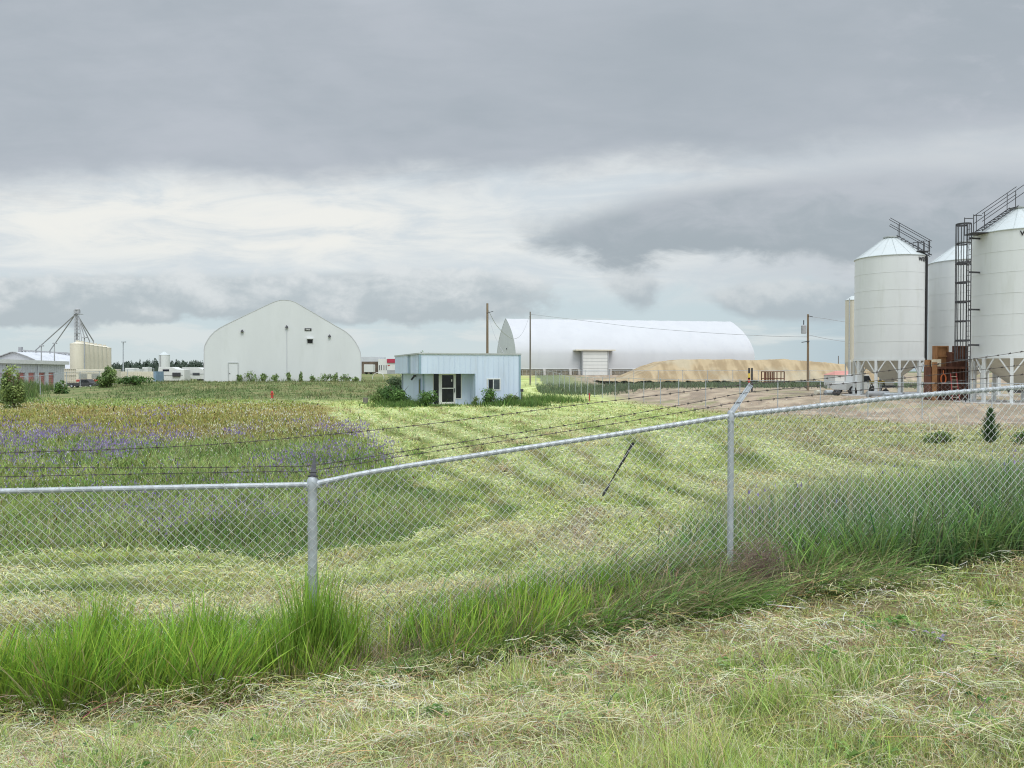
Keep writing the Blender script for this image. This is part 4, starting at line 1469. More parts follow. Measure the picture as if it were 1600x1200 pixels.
# ------------------------------------------------------------------ other fences
def far_fence(label, pts, hgt, spacing, mesh_p, rail=True, low_rail=False, pr=0.03, group=None, weave=True, wr=0.004):
    """a slighter chain-link fence along ground points"""
    p0 = Vector((pts[0][0], pts[0][1], gz(*pts[0])))
    t = thing('chain_link_fence', label, 'fence', p0, group)
    P = [Vector((x, y, gz(x, y))) for x, y in pts]
    lens = [0]
    for a, b in zip(P, P[1:]):
        lens.append(lens[-1] + (b - a).length)
    L = lens[-1]

    def at(s_):
        for k in range(len(P) - 1):
            if s_ <= lens[k + 1] + 1e-6:
                q = P[k].lerp(P[k + 1], (s_ - lens[k]) / (lens[k + 1] - lens[k]))
                return Vector((q.x, q.y, gz(q.x, q.y)))
        return P[-1].copy()
    n = max(1, round(L / spacing))
    rails = MB()
    prev = None
    for i in range(n + 1):
        q = at(L * i / n)
        MB().tube([q - Vector((0, 0, 0.2)), q + Vector((0, 0, hgt + 0.06))], pr, 6).build('post', MT['galv'], t)
        if prev is not None and rail:
            rails.tube([prev + Vector((0, 0, hgt)), q + Vector((0, 0, hgt))], pr * 0.62, 6)
            if low_rail:
                rails.tube([prev + Vector((0, 0, hgt * 0.5)), q + Vector((0, 0, hgt * 0.5))], pr * 0.4, 5)
        prev = q
    if rail:
        rails.build('top_rail', MT['galv'], t)
    if weave:
        V, F = [], []
        # slanting wires both ways as fine ribbons
        nn = int(L / mesh_p)
        for dirn in (1, -1):
            for k in range(-int(hgt / mesh_p), nn + int(hgt / mesh_p)):
                s0 = k * mesh_p
                s1 = s0 + dirn * hgt
                za, zb = 0.02, hgt - 0.02
                a_, b_ = s0, s1
                # clip to the length
                def clip(sv, zv, sw, zw):
                    if sv < 0: f = (0 - sv) / (sw - sv); return 0.0, zv + (zw - zv) * f
                    if sv > L: f = (L - sv) / (sw - sv); return L, zv + (zw - zv) * f
                    return sv, zv
                if max(a_, b_) < 0.02 or min(a_, b_) > L - 0.02: continue
                sa, za2 = clip(a_, za, b_, zb)
                sb, zb2 = clip(b_, zb, a_, za)
                qa = at(sa) + Vector((0, 0, za2)); qb = at(sb) + Vector((0, 0, zb2))
                m = len(V)
                o = Vector((0, 0, wr))
                o2 = Vector((0, wr * 0.8, 0))
                V += [qa - o, qb - o, qb + o, qa + o2 + Vector((0, 0, 0))]
                F += [(m, m + 1, m + 2), (m, m + 2, m + 3), (m, m + 3, m + 1), (m + 1, m + 3, m + 2)]
        mb = MB()
        mb.v = [tuple(v) for v in V]
        mb.f = F
        mb.build('chain_link_panel', MT['galv'], t)
    return t


far_fence('slim galvanised fence running from the blue office towards the bins along the dirt', [(2.5, 106), (5.5, 92), (8.2, 70), (12.2, 54), (21, 39), (29, 33), (36, 29)], 1.85, 3.05, 0.22, wr=0.0022, pr=0.028)
far_fence('distant galvanised fence along the foot of the sand pile', [(3.2, 99), (22, 98), (36, 96), (52, 92)], 1.85, 3.05, 0.45, wr=0.004, pr=0.034)
far_fence('galvanised fence along the left boundary before the red-doored shed', [(-46, 58), (-44.0, 72), (-46.5, 80), (-48.5, 88), (-47, 95), (-46, 99)], 1.75, 4.6, 0.5, wr=0.004, pr=0.04)


# ------------------------------------------------------------------ white fabric building on the left
def fabric_building():
    Y0 = 100.0
    c = W(445, 595, Y0)
    zb = gz(c.x, c.y) - 0.15
    yaw = math.atan2(c.x, c.y)            # the end wall faces the viewer
    u = Vector((math.cos(yaw), -math.sin(yaw), 0)); d = Vector((math.sin(yaw), math.cos(yaw), 0))
    t = thing('fabric_building', 'big white fabric building with a rounded peaked end wall', 'building', Vector((c.x, c.y, zb)))
    k = Y0 / FPX / math.cos(yaw) * math.cos(yaw)
    prof_px = [(321.5, 610), (321.5, 547), (323, 540), (326.5, 533), (331, 526), (337, 519.5), (346, 513), (358, 506.5), (380, 495.5), (404, 483.5), (422, 474.5), (430, 471), (438, 468.8), (446, 468.2), (454, 469), (462, 471.6), (470, 476), (490, 487), (512, 499.5), (530, 509.5), (542, 516), (551, 523.5), (558, 532), (563.5, 541.5), (566.5, 549), (567.5, 556), (567.8, 610)]
    sx = Y0 / FPX * math.cos(yaw)
    pts = []
    for (px, py) in prof_px:
        a = (px - 444.6) * sx
        q = W(px, py, Y0)
        pts.append((a, q.z if py < 600 else zb - 0.3))

    def at(a, z, b=0.0): return Vector((c.x, c.y, 0)) + u * a + d * b + Vector((0, 0, z))
    wall = MB().prism([at(a * 0.994, min(z, 99) - (0.04 if z > zb else 0)) for a, z in pts], d * 0.12)
    wo = wall.build('end_wall', MT['fabric'], t)
    # cover: a shell over the frames, a little proud at the edge
    n = len(pts)
    V, F = [], []
    for b in [-0.03] + [i * 4.5 for i in range(1, 10)]:
        for (a, z) in pts: V.append(at(a, z, b))
    for i in range(9):
        for j in range(n - 1):
            F.append((i * n + j, i * n + j + 1, (i + 1) * n + j + 1, (i + 1) * n + j))
    m0 = len(V)
    for b in (-0.03,):
        for (a, z) in pts: V.append(at(a * 0.992, z - (0.06 if z > zb else 0), b))
    for j in range(n - 1):
        F.append((j, m0 + j, m0 + j + 1, j + 1))
    mb = MB(); mb.v = [tuple(v) for v in V]; mb.f = F
    mb.build('roof_cover', MT['fabric2'], t, True)
    px2a = lambda px: (px - 444.6) * sx
    pz = lambda py: W(445, py, Y0).z
    # door
    x0, x1 = px2a(358.8), px2a(372.5)
    z0, z1 = pz(595.5), pz(567.5)
    fr = MB()
    fr.quadbox(at(x0 - .07, z0, -0.10), u * 0.07, (0, 0, z1 - z0 + .07), d * 0.1)
    fr.quadbox(at(x1, z0, -0.10), u * 0.07, (0, 0, z1 - z0 + .07), d * 0.1)
    fr.quadbox(at(x0, z1, -0.10), u * (x1 - x0), (0, 0, .07), d * 0.1)
    dr = MB().quadbox(at(x0, z0, -0.04), u * (x1 - x0), (0, 0, z1 - z0), d * 0.04).build('door', MT['fabric'], t)
    fr.build('frame', MT['greytrim'], dr)
    MB().box(at(x0 + 0.12, z0 + 1.0, -0.09), (0.12, 0.05, 0.05)).build('handle', MT['darksteel'], dr)
    # louvred vent with hood
    x0, x1 = px2a(480.5), px2a(488.7); z0, z1 = pz(535.8), pz(529.8)
    v = MB().quadbox(at(x0, z0, -0.05), u * (x1 - x0), (0, 0, z1 - z0), d * 0.04).build('vent', MT['black'], t)
    hb = MB()
    hb.quadbox(at(x0 - .08, z1 + .02, -0.35), u * (x1 - x0 + .16), (0, 0, 0.16), d * 0.35)
    hb.quadbox(at(x0 - .07, z0, -0.2), u * .05, (0, 0, z1 - z0), d * 0.2)
    hb.quadbox(at(x1 + .02, z0, -0.2), u * .05, (0, 0, z1 - z0), d * 0.2)
    hb.build('hood', MT['fabric'], v)
    sl = MB()
    for i in range(4):
        sl.quadbox(at(x0 + .03, z0 + (z1 - z0) * (i + .5) / 4.3, -0.08), u * (x1 - x0 - .06), (0, -0.02, 0.02), d * 0.02)
    sl.build('louvre', MT['darksteel'], v)
    # dark sign with pale lettering too small to read
    x0, x1 = px2a(476.2), px2a(487); z0, z1 = pz(516.2), pz(512.4)
    sg = MB().quadbox(at(x0, z0, -0.08), u * (x1 - x0), (0, 0, z1 - z0), d * 0.06).build('sign', MT['black'], t)
    lt = MB()
    w = x1 - x0
    for (f0, f1, zz0, zz1) in ((.16, .20, .25, .78), (.20, .27, .62, .78), (.20, .27, .25, .38), (.30, .34, .25, .78), (.34, .40, .45, .58), (.40, .44, .25, .78), (.47, .51, .25, .78), (.51, .57, .25, .38), (.57, .61, .25, .78), (.66, .70, .2, .82), (.70, .76, .52, .66), (.74, .78, .2, .6)):
        lt.quadbox(at(x0 + w * f0, z0 + (z1 - z0) * zz0, -0.095), u * (w * (f1 - f0)), (0, 0, (z1 - z0) * (zz1 - zz0)), d * 0.012)
    lt.build('lettering', MT['white'], sg)
    # three wall lamps
    for (px, py) in ((379.5, 517.2), (448, 509.5), (515.8, 523)):
        q = at(px2a(px), pz(py), -0.15)
        MB().lathe(q + Vector((0, 0, -0.1)), [(0.20, -0.14), (0.17, 0.0), (0.07, 0.14), (0.05, 0.2)], 10).build('wall_lamp', MT['darksteel'], t, True)
    # cable conduit and panel seams
    MB().tube([at(px2a(448), pz(511), -0.03), at(px2a(448), pz(594), -0.03)], 0.04, 6).build('conduit', MT['greyroof'], t)
    sm = MB()
    for px in (346, 400, 496, 540):
        a = px2a(px)
        zt = np.interp(px, [p[0] for p in prof_px[1:-1]], [p[1] for p in pts[1:-1]])
        sm.quadbox(at(a, zb, -0.012), u * 0.04, (0, 0, zt - zb - 0.1), d * 0.01)
    sm.build('seam', MT['fabric'], t)


fabric_building()


# ------------------------------------------------------------------ pale blue office
def office():
    C0 = Vector((-6.5, 54.0, 0))
    a18 = R(18)
    u = Vector((math.cos(a18), math.sin(a18), 0)); v = Vector((-math.sin(a18), math.cos(a18), 0))
    z0, zc, zt = -0.95, 1.47, 2.86
    zf = -0.74
    t = thing('office_building', 'small pale blue metal-clad office with an overhanging fascia and glass door', 'building', C0 + Vector((3, 1, z0)))

    def at(a, b, z): return C0 + u * a + v * b + Vector((0, 0, z))
    W_, D_ = 7.47, 10.0
    # walls
    w = MB()
    w.quadbox(at(4.04, 0, z0), u * (W_ - 4.04), (0, 0, zt - z0 - 0.02), v * 0.15)            # flush front wall
    w.quadbox(at(4.04, 0.15, z0), u * 0.12, (0, 0, zc - z0), v * 1.05)                # return of the porch
    w.quadbox(at(0.5, 1.2, z0), u * 0.76, (0, 0, zc - z0), v * 0.12)                  # porch wall left of the glazing
    w.quadbox(at(3.36, 1.2, z0), u * 0.68, (0, 0, zc - z0), v * 0.12)
    w.quadbox(at(2.88, 1.2, z0), u * 0.48, (0, 0, 0.62), v * 0.12)
    w.quadbox(at(0.5, 1.32, z0), v * 7.9, (0, 0, zc - z0), u * 0.12)                  # left side wall
    w.quadbox(at(W_ - 0.15, 0.15, z0), v * (D_ - 0.15), (0, 0, zt - z0 - 0.02), u * 0.15)
    w.quadbox(at(0.5, D_ - 0.12, z0), u * (W_ - 0.65), (0, 0, zt - z0 - 0.3), v * 0.12)
    w.quadbox(at(0.62, 1.32, z0), u * (W_ - 0.78), (0, 0, zf - z0), v * (D_ - 1.5))                  # floor
    # standing seams
    for i in range(9):
        a = 4.04 + 0.2 + i * 0.39
        if a < W_ - 0.1:
            w.quadbox(at(a, -0.022, z0), u * 0.035, (0, 0, zt - z0 - 0.06), v * 0.03)
    for i in range(20):
        w.quadbox(at(0.5 - 0.02, 1.5 + i * 0.39, z0), v * 0.035, (0, 0, zc - z0), u * 0.03)
    for a in (0.65, 1.0, 3.5, 3.85):
        w.quadbox(at(a, 1.178, z0), u * 0.035, (0, 0, zc - z0), v * 0.03)
    for i in range(2):
        w.quadbox(at(4.018, 0.4 + i * 0.39, z0), v * 0.035, (0, 0, zc - z0), u * 0.03)
    w.build('wall', MT['blue'], t)
    # fascia with two setbacks on the left side
    f = MB()
    f.quadbox(at(0, 0.0, zc), u * 4.04, (0, 0, zt - zc - 0.02), v * 0.12)
    f.quadbox(at(0, 0.12, zc), v * 3.2, (0, 0, zt - zc - 0.02), u * 0.12)
    f.quadbox(at(-0.05, 4.3, zc), v * 5.7, (0, 0, zt - zc - 0.02), u * 0.12)
    for i in range(10):
        f.quadbox(at(0.2 + i * 0.39, -0.022, zc), u * 0.035, (0, 0, zt - zc - 0.06), v * 0.03)
    for i in range(22):
        b = 0.4 + i * 0.45
        if b < 3.1 or (b > 4.5 and b < 9.9):
            f.quadbox(at(-0.022 if b < 4 else -0.072, b, zc), v * 0.035, (0, 0, zt - zc - 0.06), u * 0.03)
    f.quadbox(at(0.12, 0.12, zc), u * 3.9, (0, 0, 0.03), v * 1.2)                           # soffit over the porch
    f.quadbox(at(0.12, 1.32, zc), v * 8.0, (0, 0, 0.03), u * 0.38)
    f.build('fascia', MT['blue'], t)
    def trim(p, q, r_, d_): MB().quadbox(p, q, r_, d_).build('corner_trim', MT['bluetrim'], t)
    trim(at(0.03, 3.2, zc), v * 1.1, (0, 0, zt - zc - 0.02), u * 0.12)
    trim(at(W_ - 0.12, -0.03, z0), u * 0.15, (0, 0, zt - z0 - 0.02), v * 0.03)
    trim(at(-0.03, -0.03, zc), u * 0.16, (0, 0, zt - zc - 0.02), v * 0.03)
    trim(at(-0.03, 0, zc), v * 0.16, (0, 0, zt - zc - 0.02), u * 0.03)
    trim(at(0.47, 1.17, z0), u * 0.13, (0, 0, zc - z0), v * 0.03)
    trim(at(4.02, -0.03, z0), u * 0.05, (0, 0, zc - z0), v * 0.028)
    rf = MB()
    rf.quadbox(at(-0.06, -0.07, zt - 0.02), u * (W_ + 0.13), (0, 0, 0.10), v * 0.2)
    rf.quadbox(at(-0.1, 0.13, zt - 0.02), v * (D_ - 0.1), (0, 0, 0.10), u * 0.3)
    rf.quadbox(at(W_ - 0.2, 0.13, zt - 0.02), v * (D_ - 0.1), (0, 0, 0.10), u * 0.27)
    rf.quadbox(at(0.2, 0.13, zt - 0.12), u * (W_ - 0.4), (0, 0, 0.08), v * (D_ - 0.2))
    rf.build('roof', MT['greytrim'], t)
    # door
    def pane(name, a0, a1, zb, ztop, b, parent, mat=MT['glass'], th=0.02):
        return MB().quadbox(at(a0, b, zb), u * (a1 - a0), (0, 0, ztop - zb), v * th).build(name, mat, parent)
    dr = MB()
    a0, a1 = 1.76, 2.88
    for (p, q) in ((a0, a0 + 0.13), (a1 - 0.13, a1)):
        dr.quadbox(at(p, 1.16, zf), u * (q - p), (0, 0, zc - zf), v * 0.1)
    for (p, q) in ((zf, zf + 0.16), (zf + 1.12, zf + 1.19), (zc - 0.10, zc)):
        dr.quadbox(at(a0 + 0.13, 1.165, p), u * (a1 - a0 - 0.26), (0, 0, q - p), v * 0.09)
    do = dr.build('door', MT['white'], t)
    pane('glass', a0 + 0.13, a1 - 0.13, zf + 0.16, zf + 1.12, 1.21, do)
    pane('glass', a0 + 0.13, a1 - 0.13, zf + 1.19, zc - 0.10, 1.21, do)
    MB().box(at(a1 - 0.07, 1.12, zf + 1.0), (0.05, 0.08, 0.3)).build('handle', MT['darksteel'], do)
    MB().box(at(2.62, 1.19, zf + 1.72), (0.07, 0.02, 0.17)).build('notice', MT['white'], do)
    MB().lathe(at(2.06, 1.19, zf + 1.75), [(0.10, 0), (0.12, 0.02)], 12).build('wreath', MT['darksteel'], do) if False else None
    # sidelights
    s1 = pane('sidelight', 1.27, 1.66, zf + 0.02, zc, 1.22, t)
    fr = MB()
    fr.quadbox(at(1.22, 1.17, zf), u * 0.05, (0, 0, zc - zf), v * 0.08)
    fr.quadbox(at(1.66, 1.17, zf), u * 0.10, (0, 0, zc - zf), v * 0.08)
    fr.build('frame', MT['white'], s1)
    s2 = pane('sidelight', 2.93, 3.31, zf + 0.42, zc, 1.22, t)
    fr = MB()
    fr.quadbox(at(2.885, 1.17, zf + .36), u * 0.045, (0, 0, zc - zf - .36), v * 0.08)
    fr.quadbox(at(3.31, 1.17, zf + .36), u * 0.06, (0, 0, zc - zf - .36), v * 0.08)
    fr.quadbox(at(2.93, 1.17, zf + .36), u * 0.38, (0, 0, 0.06), v * 0.08)
    fr.build('frame', MT['white'], s2)
    # sliding window
    wn = MB()
    A0, A1, Z0, Z1 = 4.98, 5.88, 0.33, 1.06
    for (p, q) in ((A0 - .07, A0), (A1, A1 + .07)):
        wn.quadbox(at(p, -0.05, Z0 - .07), u * (q - p), (0, 0, Z1 - Z0 + .14), v * 0.05)
    wn.quadbox(at(A0, -0.05, Z0 - .07), u * (A1 - A0), (0, 0, .07), v * 0.05)
    wn.quadbox(at(A0, -0.05, Z1), u * (A1 - A0), (0, 0, .07), v * 0.05)
    wn.quadbox(at(A0 + .40, -0.045, Z0), u * .05, (0, 0, Z1 - Z0), v * 0.04)
    wo = wn.build('window', MT['white'], t)
    pane('pane', A0, A0 + .40, Z0, Z1, -0.02, wo)
    pane('pane', A0 + .45, A1, Z0, Z1, -0.025, wo, MT['paneb'])
    # slit window on the left side, wall lamp, doorstep
    sw = MB().quadbox(at(0.455, 1.9, 0.05), v * 0.55, (0, 0, 1.0), u * 0.03).build('slit_window', MT['glass'], t)
    fr = MB()
    for (b0, b1, p, q) in ((1.83, 1.9, -0.02, 1.12), (2.45, 2.52, -0.02, 1.12), (1.9, 2.45, -0.02, 0.05), (1.9, 2.45, 1.05, 1.12)):
        fr.quadbox(at(0.44, b0, p), v * (b1 - b0), (0, 0, q - p), u * 0.05)
    fr.build('frame', MT['bluetrim'], sw)
    lm = MB()
    lm.box(at(0.36, 3.6, 1.30), (0.2, 0.2, 0.14)).beam(at(0.3, 3.6, 1.24), at(0.1, 3.6, 1.0), 0.12)
    lm.build('wall_lamp', MT['darksteel'], t)
    MB().quadbox(at(1.6, 0.15, z0 - 0.1), u * 1.4, (0, 0, zf - z0 + 0.04), v * 1.0).build('doorstep', MT['conc'], t)


office()


# ------------------------------------------------------------------ long fabric barn
def barn():
    A = Vector((-1.7 + 2.4, 140.0, 0))                 # near corner of the left end
    l = Vector((0.982, 0.188, 0)); e = Vector((-0.188, 0.982, 0))
    wid, length, zb = 20.6, 47.0, 0.30
    t = thing('fabric_barn', 'long white pointed-arch fabric barn on a concrete block wall', 'building', A + Vector((0, 0, zb)))

    def at(s, b, z): return A + l * s + e * b + Vector((0, 0, z))
    half = wid / 2
    prof = [(half, 2.0), (half, 2.6), (half * 0.995, 4.9), (half * 0.95, 5.9), (half * .87, 6.95), (half * .77, 7.9), (half * .64, 8.9), (half * .48, 9.85), (half * .30, 10.75), (half * .13, 11.5), (0.25, 11.88), (-0.25, 11.88)]
    full = prof + [(-x, z) for x, z in prof[::-1][2:]]
    full = [(half - x, z) for x, z in full]            # b runs from the near side (0) to the far side
    n = len(full)
    V, F = [], []
    ns = 14
    for i in range(ns + 1):
        s = length * i / ns
        for (b, z) in full: V.append(at(s, b, z))
        if i < ns:
            for (b, z) in full:
                V.append(at(s + length / ns * 0.5, half + (b - half) * 0.994, zb + (z - zb) * 0.995))
    rows = 2 * ns + 1
    for i in range(rows - 1):
        for j in range(n - 1):
            F.append((i * n + j, i * n + j + 1, (i + 1) * n + j + 1, (i + 1) * n + j))
    mb = MB(); mb.v = [tuple(v) for v in V]; mb.f = F
    mb.build('roof_cover', MT['fabric2'], t, True)
    # end walls
    for s in (0.04, length - 0.12):
        ew = MB().prism([at(s, b, z - 0.03) for b, z in full] + [at(s, wid - 0.05, zb), at(s, 0.05, zb)], l * 0.08)
        eo = ew.build('end_wall', MT['fabric'], t)
        if s < 1:
            MB().box(at(s - 0.05, 9.5, 6.0), (0.1, 0.7, 0.25)).build('vent', MT['darksteel'], eo)
            d2 = MB().quadbox(at(s - 0.05, 4.6, 3.2), e * 0.6, (0, 0, 1.0), l * 0.04)
            d2.build('hatch', MT['grey'], eo)
    # skirt seam, block wall, piers
    MB().quadbox(at(-0.02, -0.05, 2.0), l * (length + .04), (0, 0, 0.13), e * 0.08).build('base_rail', MT['white'], t)
    wl = MB()
    wl.quadbox(at(0, 0.05, zb - 0.3), l * 12.0, (0, 0, 1.95), e * 0.5)
    wl.quadbox(at(17.5, 0.05, zb - 0.3), l * (length - 17.5), (0, 0, 1.95), e * 0.5)
    wl.quadbox(at(0.0, wid - 0.6, zb - 0.3), l * length, (0, 0, 1.95), e * 0.5)
    wl.build('block_wall', MT['block'], t)
    cr = MB()
    for row in range(4):
        cr.quadbox(at(0, 0.0, zb + 0.12 + row * 0.42), l * 12.0, (0, 0, 0.05), e * 0.05)
        cr.quadbox(at(17.5, 0.0, zb + 0.12 + row * 0.42), l * (length - 17.5), (0, 0, 0.05), e * 0.05)
    s = 0.4
    while s < length:
        if not 11.9 < s < 17.5:
            cr.quadbox(at(s, -0.01, zb), l * 0.06, (0, 0, 1.55), e * 0.05)
        s += 0.8
    cr.build('block_joint', MT['conc'], t)
    for s in (0.3, 5.0, 9.9, 11.6, 15.9 + 1.7, 22.2, 27, 32):
        MB().prism([at(s, 0.04, zb - .2), at(s, -0.9, zb - .2), at(s, -0.5, zb + 1.7), at(s, 0.04, zb + 1.7)], l * 0.42).build('pier', MT['conc'], t)
    # side door under a canopy
    s0, s1 = 12.1, 17.2
    db = MB().quadbox(at(s0 + .2, -1.2, zb - .2), l * (s1 - s0 - .4), (0, 0, 5.2), e * 0.15).build('overhead_door', MT['white'], t)
    ln = MB()
    for k in range(1, 8):
        ln.quadbox(at(s0 + .2, -1.225, zb + k * 0.62), l * (s1 - s0 - .4), (0, 0, 0.05), e * 0.02)
    ln.build('panel_joint', MT['greytrim'], db)
    jb = MB()
    jb.quadbox(at(s0, -1.3, zb - .2), l * 0.18, (0, 0, 5.3), e * 1.4)
    jb.quadbox(at(s1 - .18, -1.3, zb - .2), l * 0.18, (0, 0, 5.3), e * 1.4)
    jb.build('frame', MT['grey'], db)
    MB().quadbox(at(s0 - 1.3, -1.6, zb + 5.12), l * (s1 - s0 + 2.5), (0, 0.0, 0.2), e * 2.2).build('canopy', MT['cream'], t)


barn()


# ------------------------------------------------------------------ sand pile
def sand_pile():
    nx, ny = 240, 60
    x0, x1, y0, y1 = 12.5, 53.0, 103.0, 121.0
    X, Y = np.meshgrid(np.linspace(x0, x1, nx), np.linspace(y0, y1, ny))
    x, y = X.ravel(), Y.ravel()
    t = x * FPX / 110 + 800                                    # photo column
    top = np.interp(t, [955, 975, 1010, 1036, 1060, 1140, 1215, 1260, 1300, 1340, 1380], [0, 0.35, 1.75, 2.75, 2.95, 2.95, 2.9, 2.65, 2.25, 1.8, 1.2])
    top = top * (0.94 + 0.12 * fbm(x * 0.5, y * 0, 701))
    gul = 0.6 * fbm(x * 1.1, y * 0.12, 711) + 0.4 * fbm(x * 3.0 + y * 0.4, y * 0.2, 712)
    foot = np.minimum((y - y0) * 0.80, (y1 - y) * 0.9) + (gul - 0.5) * 0.9
    ends = np.minimum((x - x0) * 0.62, (x1 - x) * 0.6)
    z = np.minimum(np.minimum(top, foot), ends)
    k = 0.25
    z = np.maximum(z, -0.25) + (fbm(x * 2.2, y * 2.2, 721) - 0.5) * 0.12
    base = 0.32
    Z = base + z
    i = np.arange(ny - 1)[:, None] * nx
    j = np.arange(nx - 1)[None, :]
    F = np.stack([i + j, i + j + 1, i + nx + j + 1, i + nx + j], -1).reshape(-1, 4)
    c = mixc(C3((0.41, 0.325, 0.205), len(x)), C3((0.30, 0.23, 0.14), len(x)), sstep(gul + (fbm(x * 0.8, y * 0.8, 731) - .5) * .8, 0.4, 0.65))
    c = mixc(c, C3((0.40, 0.37, 0.28), len(x)), sstep(fbm(x * 0.25, y * 0.3, 741), 0.55, 0.7) * 0.5)
    cen = Vector(((x0 + x1) / 2, y0, base))
    V = np.stack([x - cen.x, y - cen.y, Z - cen.z], 1)
    o = np_mesh('sand_pile', V, F, c, MT['sand'], None, None, True)
    o.location = cen
    tag(o, 'long flat-topped pile of tan sand before the white barn', 'sand pile')


sand_pile()


# ------------------------------------------------------------------ hopper bins
def cyl_text(body, cx, cy, Rr, zc, phi0, size, mat, parent):
    """letters laid on the wall of a bin; phi0 is the starting angle right of the side that faces the viewer"""
    cu = bpy.data.curves.new('lettering', 'FONT')
    cu.body = body
    cu.size = size * 1.4
    cu.extrude = 0.004
    cu.offset = 0.012
    cu.space_character = 1.12
    o = bpy.data.objects.new('lettering', cu)
    COL.objects.link(o)
    bpy.context.view_layer.update()
    dg = bpy.context.evaluated_depsgraph_get()
    me = bpy.data.meshes.new_from_object(o.evaluated_get(dg))
    bpy.data.objects.remove(o)
    face = math.atan2(-cy, -cx)
    p = parent
    while p.parent is not None: p = p.parent
    off = ROOT[p]
    for v in me.vertices:
        a = face + phi0 + v.co.x / Rr
        rr = Rr + 0.02 + v.co.z
        v.co = Vector((cx + rr * math.cos(a) - off.x, cy + rr * math.sin(a) - off.y, zc + v.co.y - off.z))
    me.materials.clear()
    me.materials.append(mat)
    me.name = 'lettering'
    r = bpy.data.objects.new('lettering', me)
    COL.objects.link(r)
    r.parent = parent
    return r


def hopper_bin(label, cx, cy, zb, Rr, phi_text, leg_phase=0.0, zbot=2.53, zeave=9.78, zpeak=11.32):
    t = thing('hopper_bin', label, 'grain bin', (cx, cy, zb), 'white hopper bins on the right')
    prof = []
    nb = 6
    hz = (zeave - zbot) / nb
    for i in range(nb):
        a = zbot + i * hz
        prof += [(Rr, a + 0.006), (Rr, a + hz - 0.008), (Rr + 0.012, a + hz - 0.006), (Rr + 0.012, a + hz + 0.004)]
    prof[-1] = (Rr + 0.012, zeave)
    MB().lathe((cx, cy, 0), prof, 72, False).build('shell', MT['silo'], t, True)
    ro = MB().lathe((cx, cy, 0), [(Rr + 0.06, zeave - 0.03), (Rr + 0.06, zeave + 0.01), (0.42, zpeak - 0.06), (0.42, zpeak)], 48).build('roof', MT['siloroof'], t, True)
    rb = MB()
    for k in range(16):
        a = 2 * math.pi * k / 16 + 0.1
        rb.tube([(cx + (Rr + .045) * math.cos(a), cy + (Rr + .04) * math.sin(a), zeave + 0.03), (cx + .45 * math.cos(a), cy + .45 * math.sin(a), zpeak - 0.035)], 0.009, 4)
    rb.build('rib', MT['siloroof'], ro)
    MB().lathe((cx, cy, 0), [(0.50, zpeak - 0.03), (0.50, zpeak + 0.05), (0.12, zpeak + 0.12)], 24).build('cap', MT['greytrim'], t, True)
    MB().lathe((cx, cy, 0), [(Rr + 0.05, zbot - 0.14), (Rr + 0.05, zbot + 0.02), (Rr - 0.02, zbot + 0.02), (Rr - 0.02, zbot - 0.14)], 72, False).build('ring_beam', MT['silo'], t, True)
    hp = MB().lathe((cx, cy, 0), [(Rr - 0.06, zbot - 0.1), (0.28, zb + 0.95), (0.28, zb + 0.7)], 40).build('hopper', MT['hopper'], t, True)
    gt = MB()
    gt.box((cx, cy, zb + 0.62), (0.75, 0.6, 0.14)).tube([(cx - .4, cy - .2, zb + .62), (cx - .8, cy - .3, zb + .66)], 0.025, 6)
    gt.build('slide_gate', MT['darksteel'], hp)
    n = 10
    for k in range(n):
        a = 2 * math.pi * k / n + leg_phase
        p = Vector((cx + Rr * math.cos(a), cy + Rr * math.sin(a), 0))
        r = Vector((math.cos(a), math.sin(a), 0))
        tg = Vector((-math.sin(a), math.cos(a), 0))
        lg = MB()
        lg.box(p + Vector((0, 0, (zb + zbot - .14) / 2)), (0.16, 0.16, zbot - .14 - zb), None, a)
        lg.box(p + Vector((0, 0, zb + 0.012)), (0.3, 0.3, 0.03), None, a)
        lo = lg.build('leg', MT['silo'], t)
        br = MB()
        for s in (-1, 1):
            br.beam(p + tg * 0.07 * s + Vector((0, 0, zbot - 1.0)), p + tg * 0.62 * s - r * 0.07 + Vector((0, 0, zbot - .13)), 0.07)
        br.build('brace', MT['silo'], lo)
    if phi_text is not None:
        cyl_text('WESTEEL', cx, cy, Rr + 0.012, zeave - 0.42, phi_text, 0.27, MT['text'], t)
    return t


S1 = W(1389.8, 580, 56.0); S2 = W(1505, 580, 58.0); S3 = W(1590, 580, 46.0)
zb1, zb2, zb3 = gz(S1.x, 56) + 0.08, gz(S2.x, 58) + 0.08, gz(S3.x, 46) + 0.02
bin1 = hopper_bin('white hopper bin with a black pipe down its right side, leftmost of the three', S1.x, 56.0, zb1, 2.37, 0.84, 0.12)
bin2 = hopper_bin('white hopper bin standing behind the rusty steel forms and the caged ladder', S2.x, 58.0, zb2, 2.37, -0.13, 0.3)
bin3 = hopper_bin('nearest white hopper bin, cut off by the right edge, with a caged ladder', S3.x, 46.0, zb3, 2.46, 0.02, 0.25)


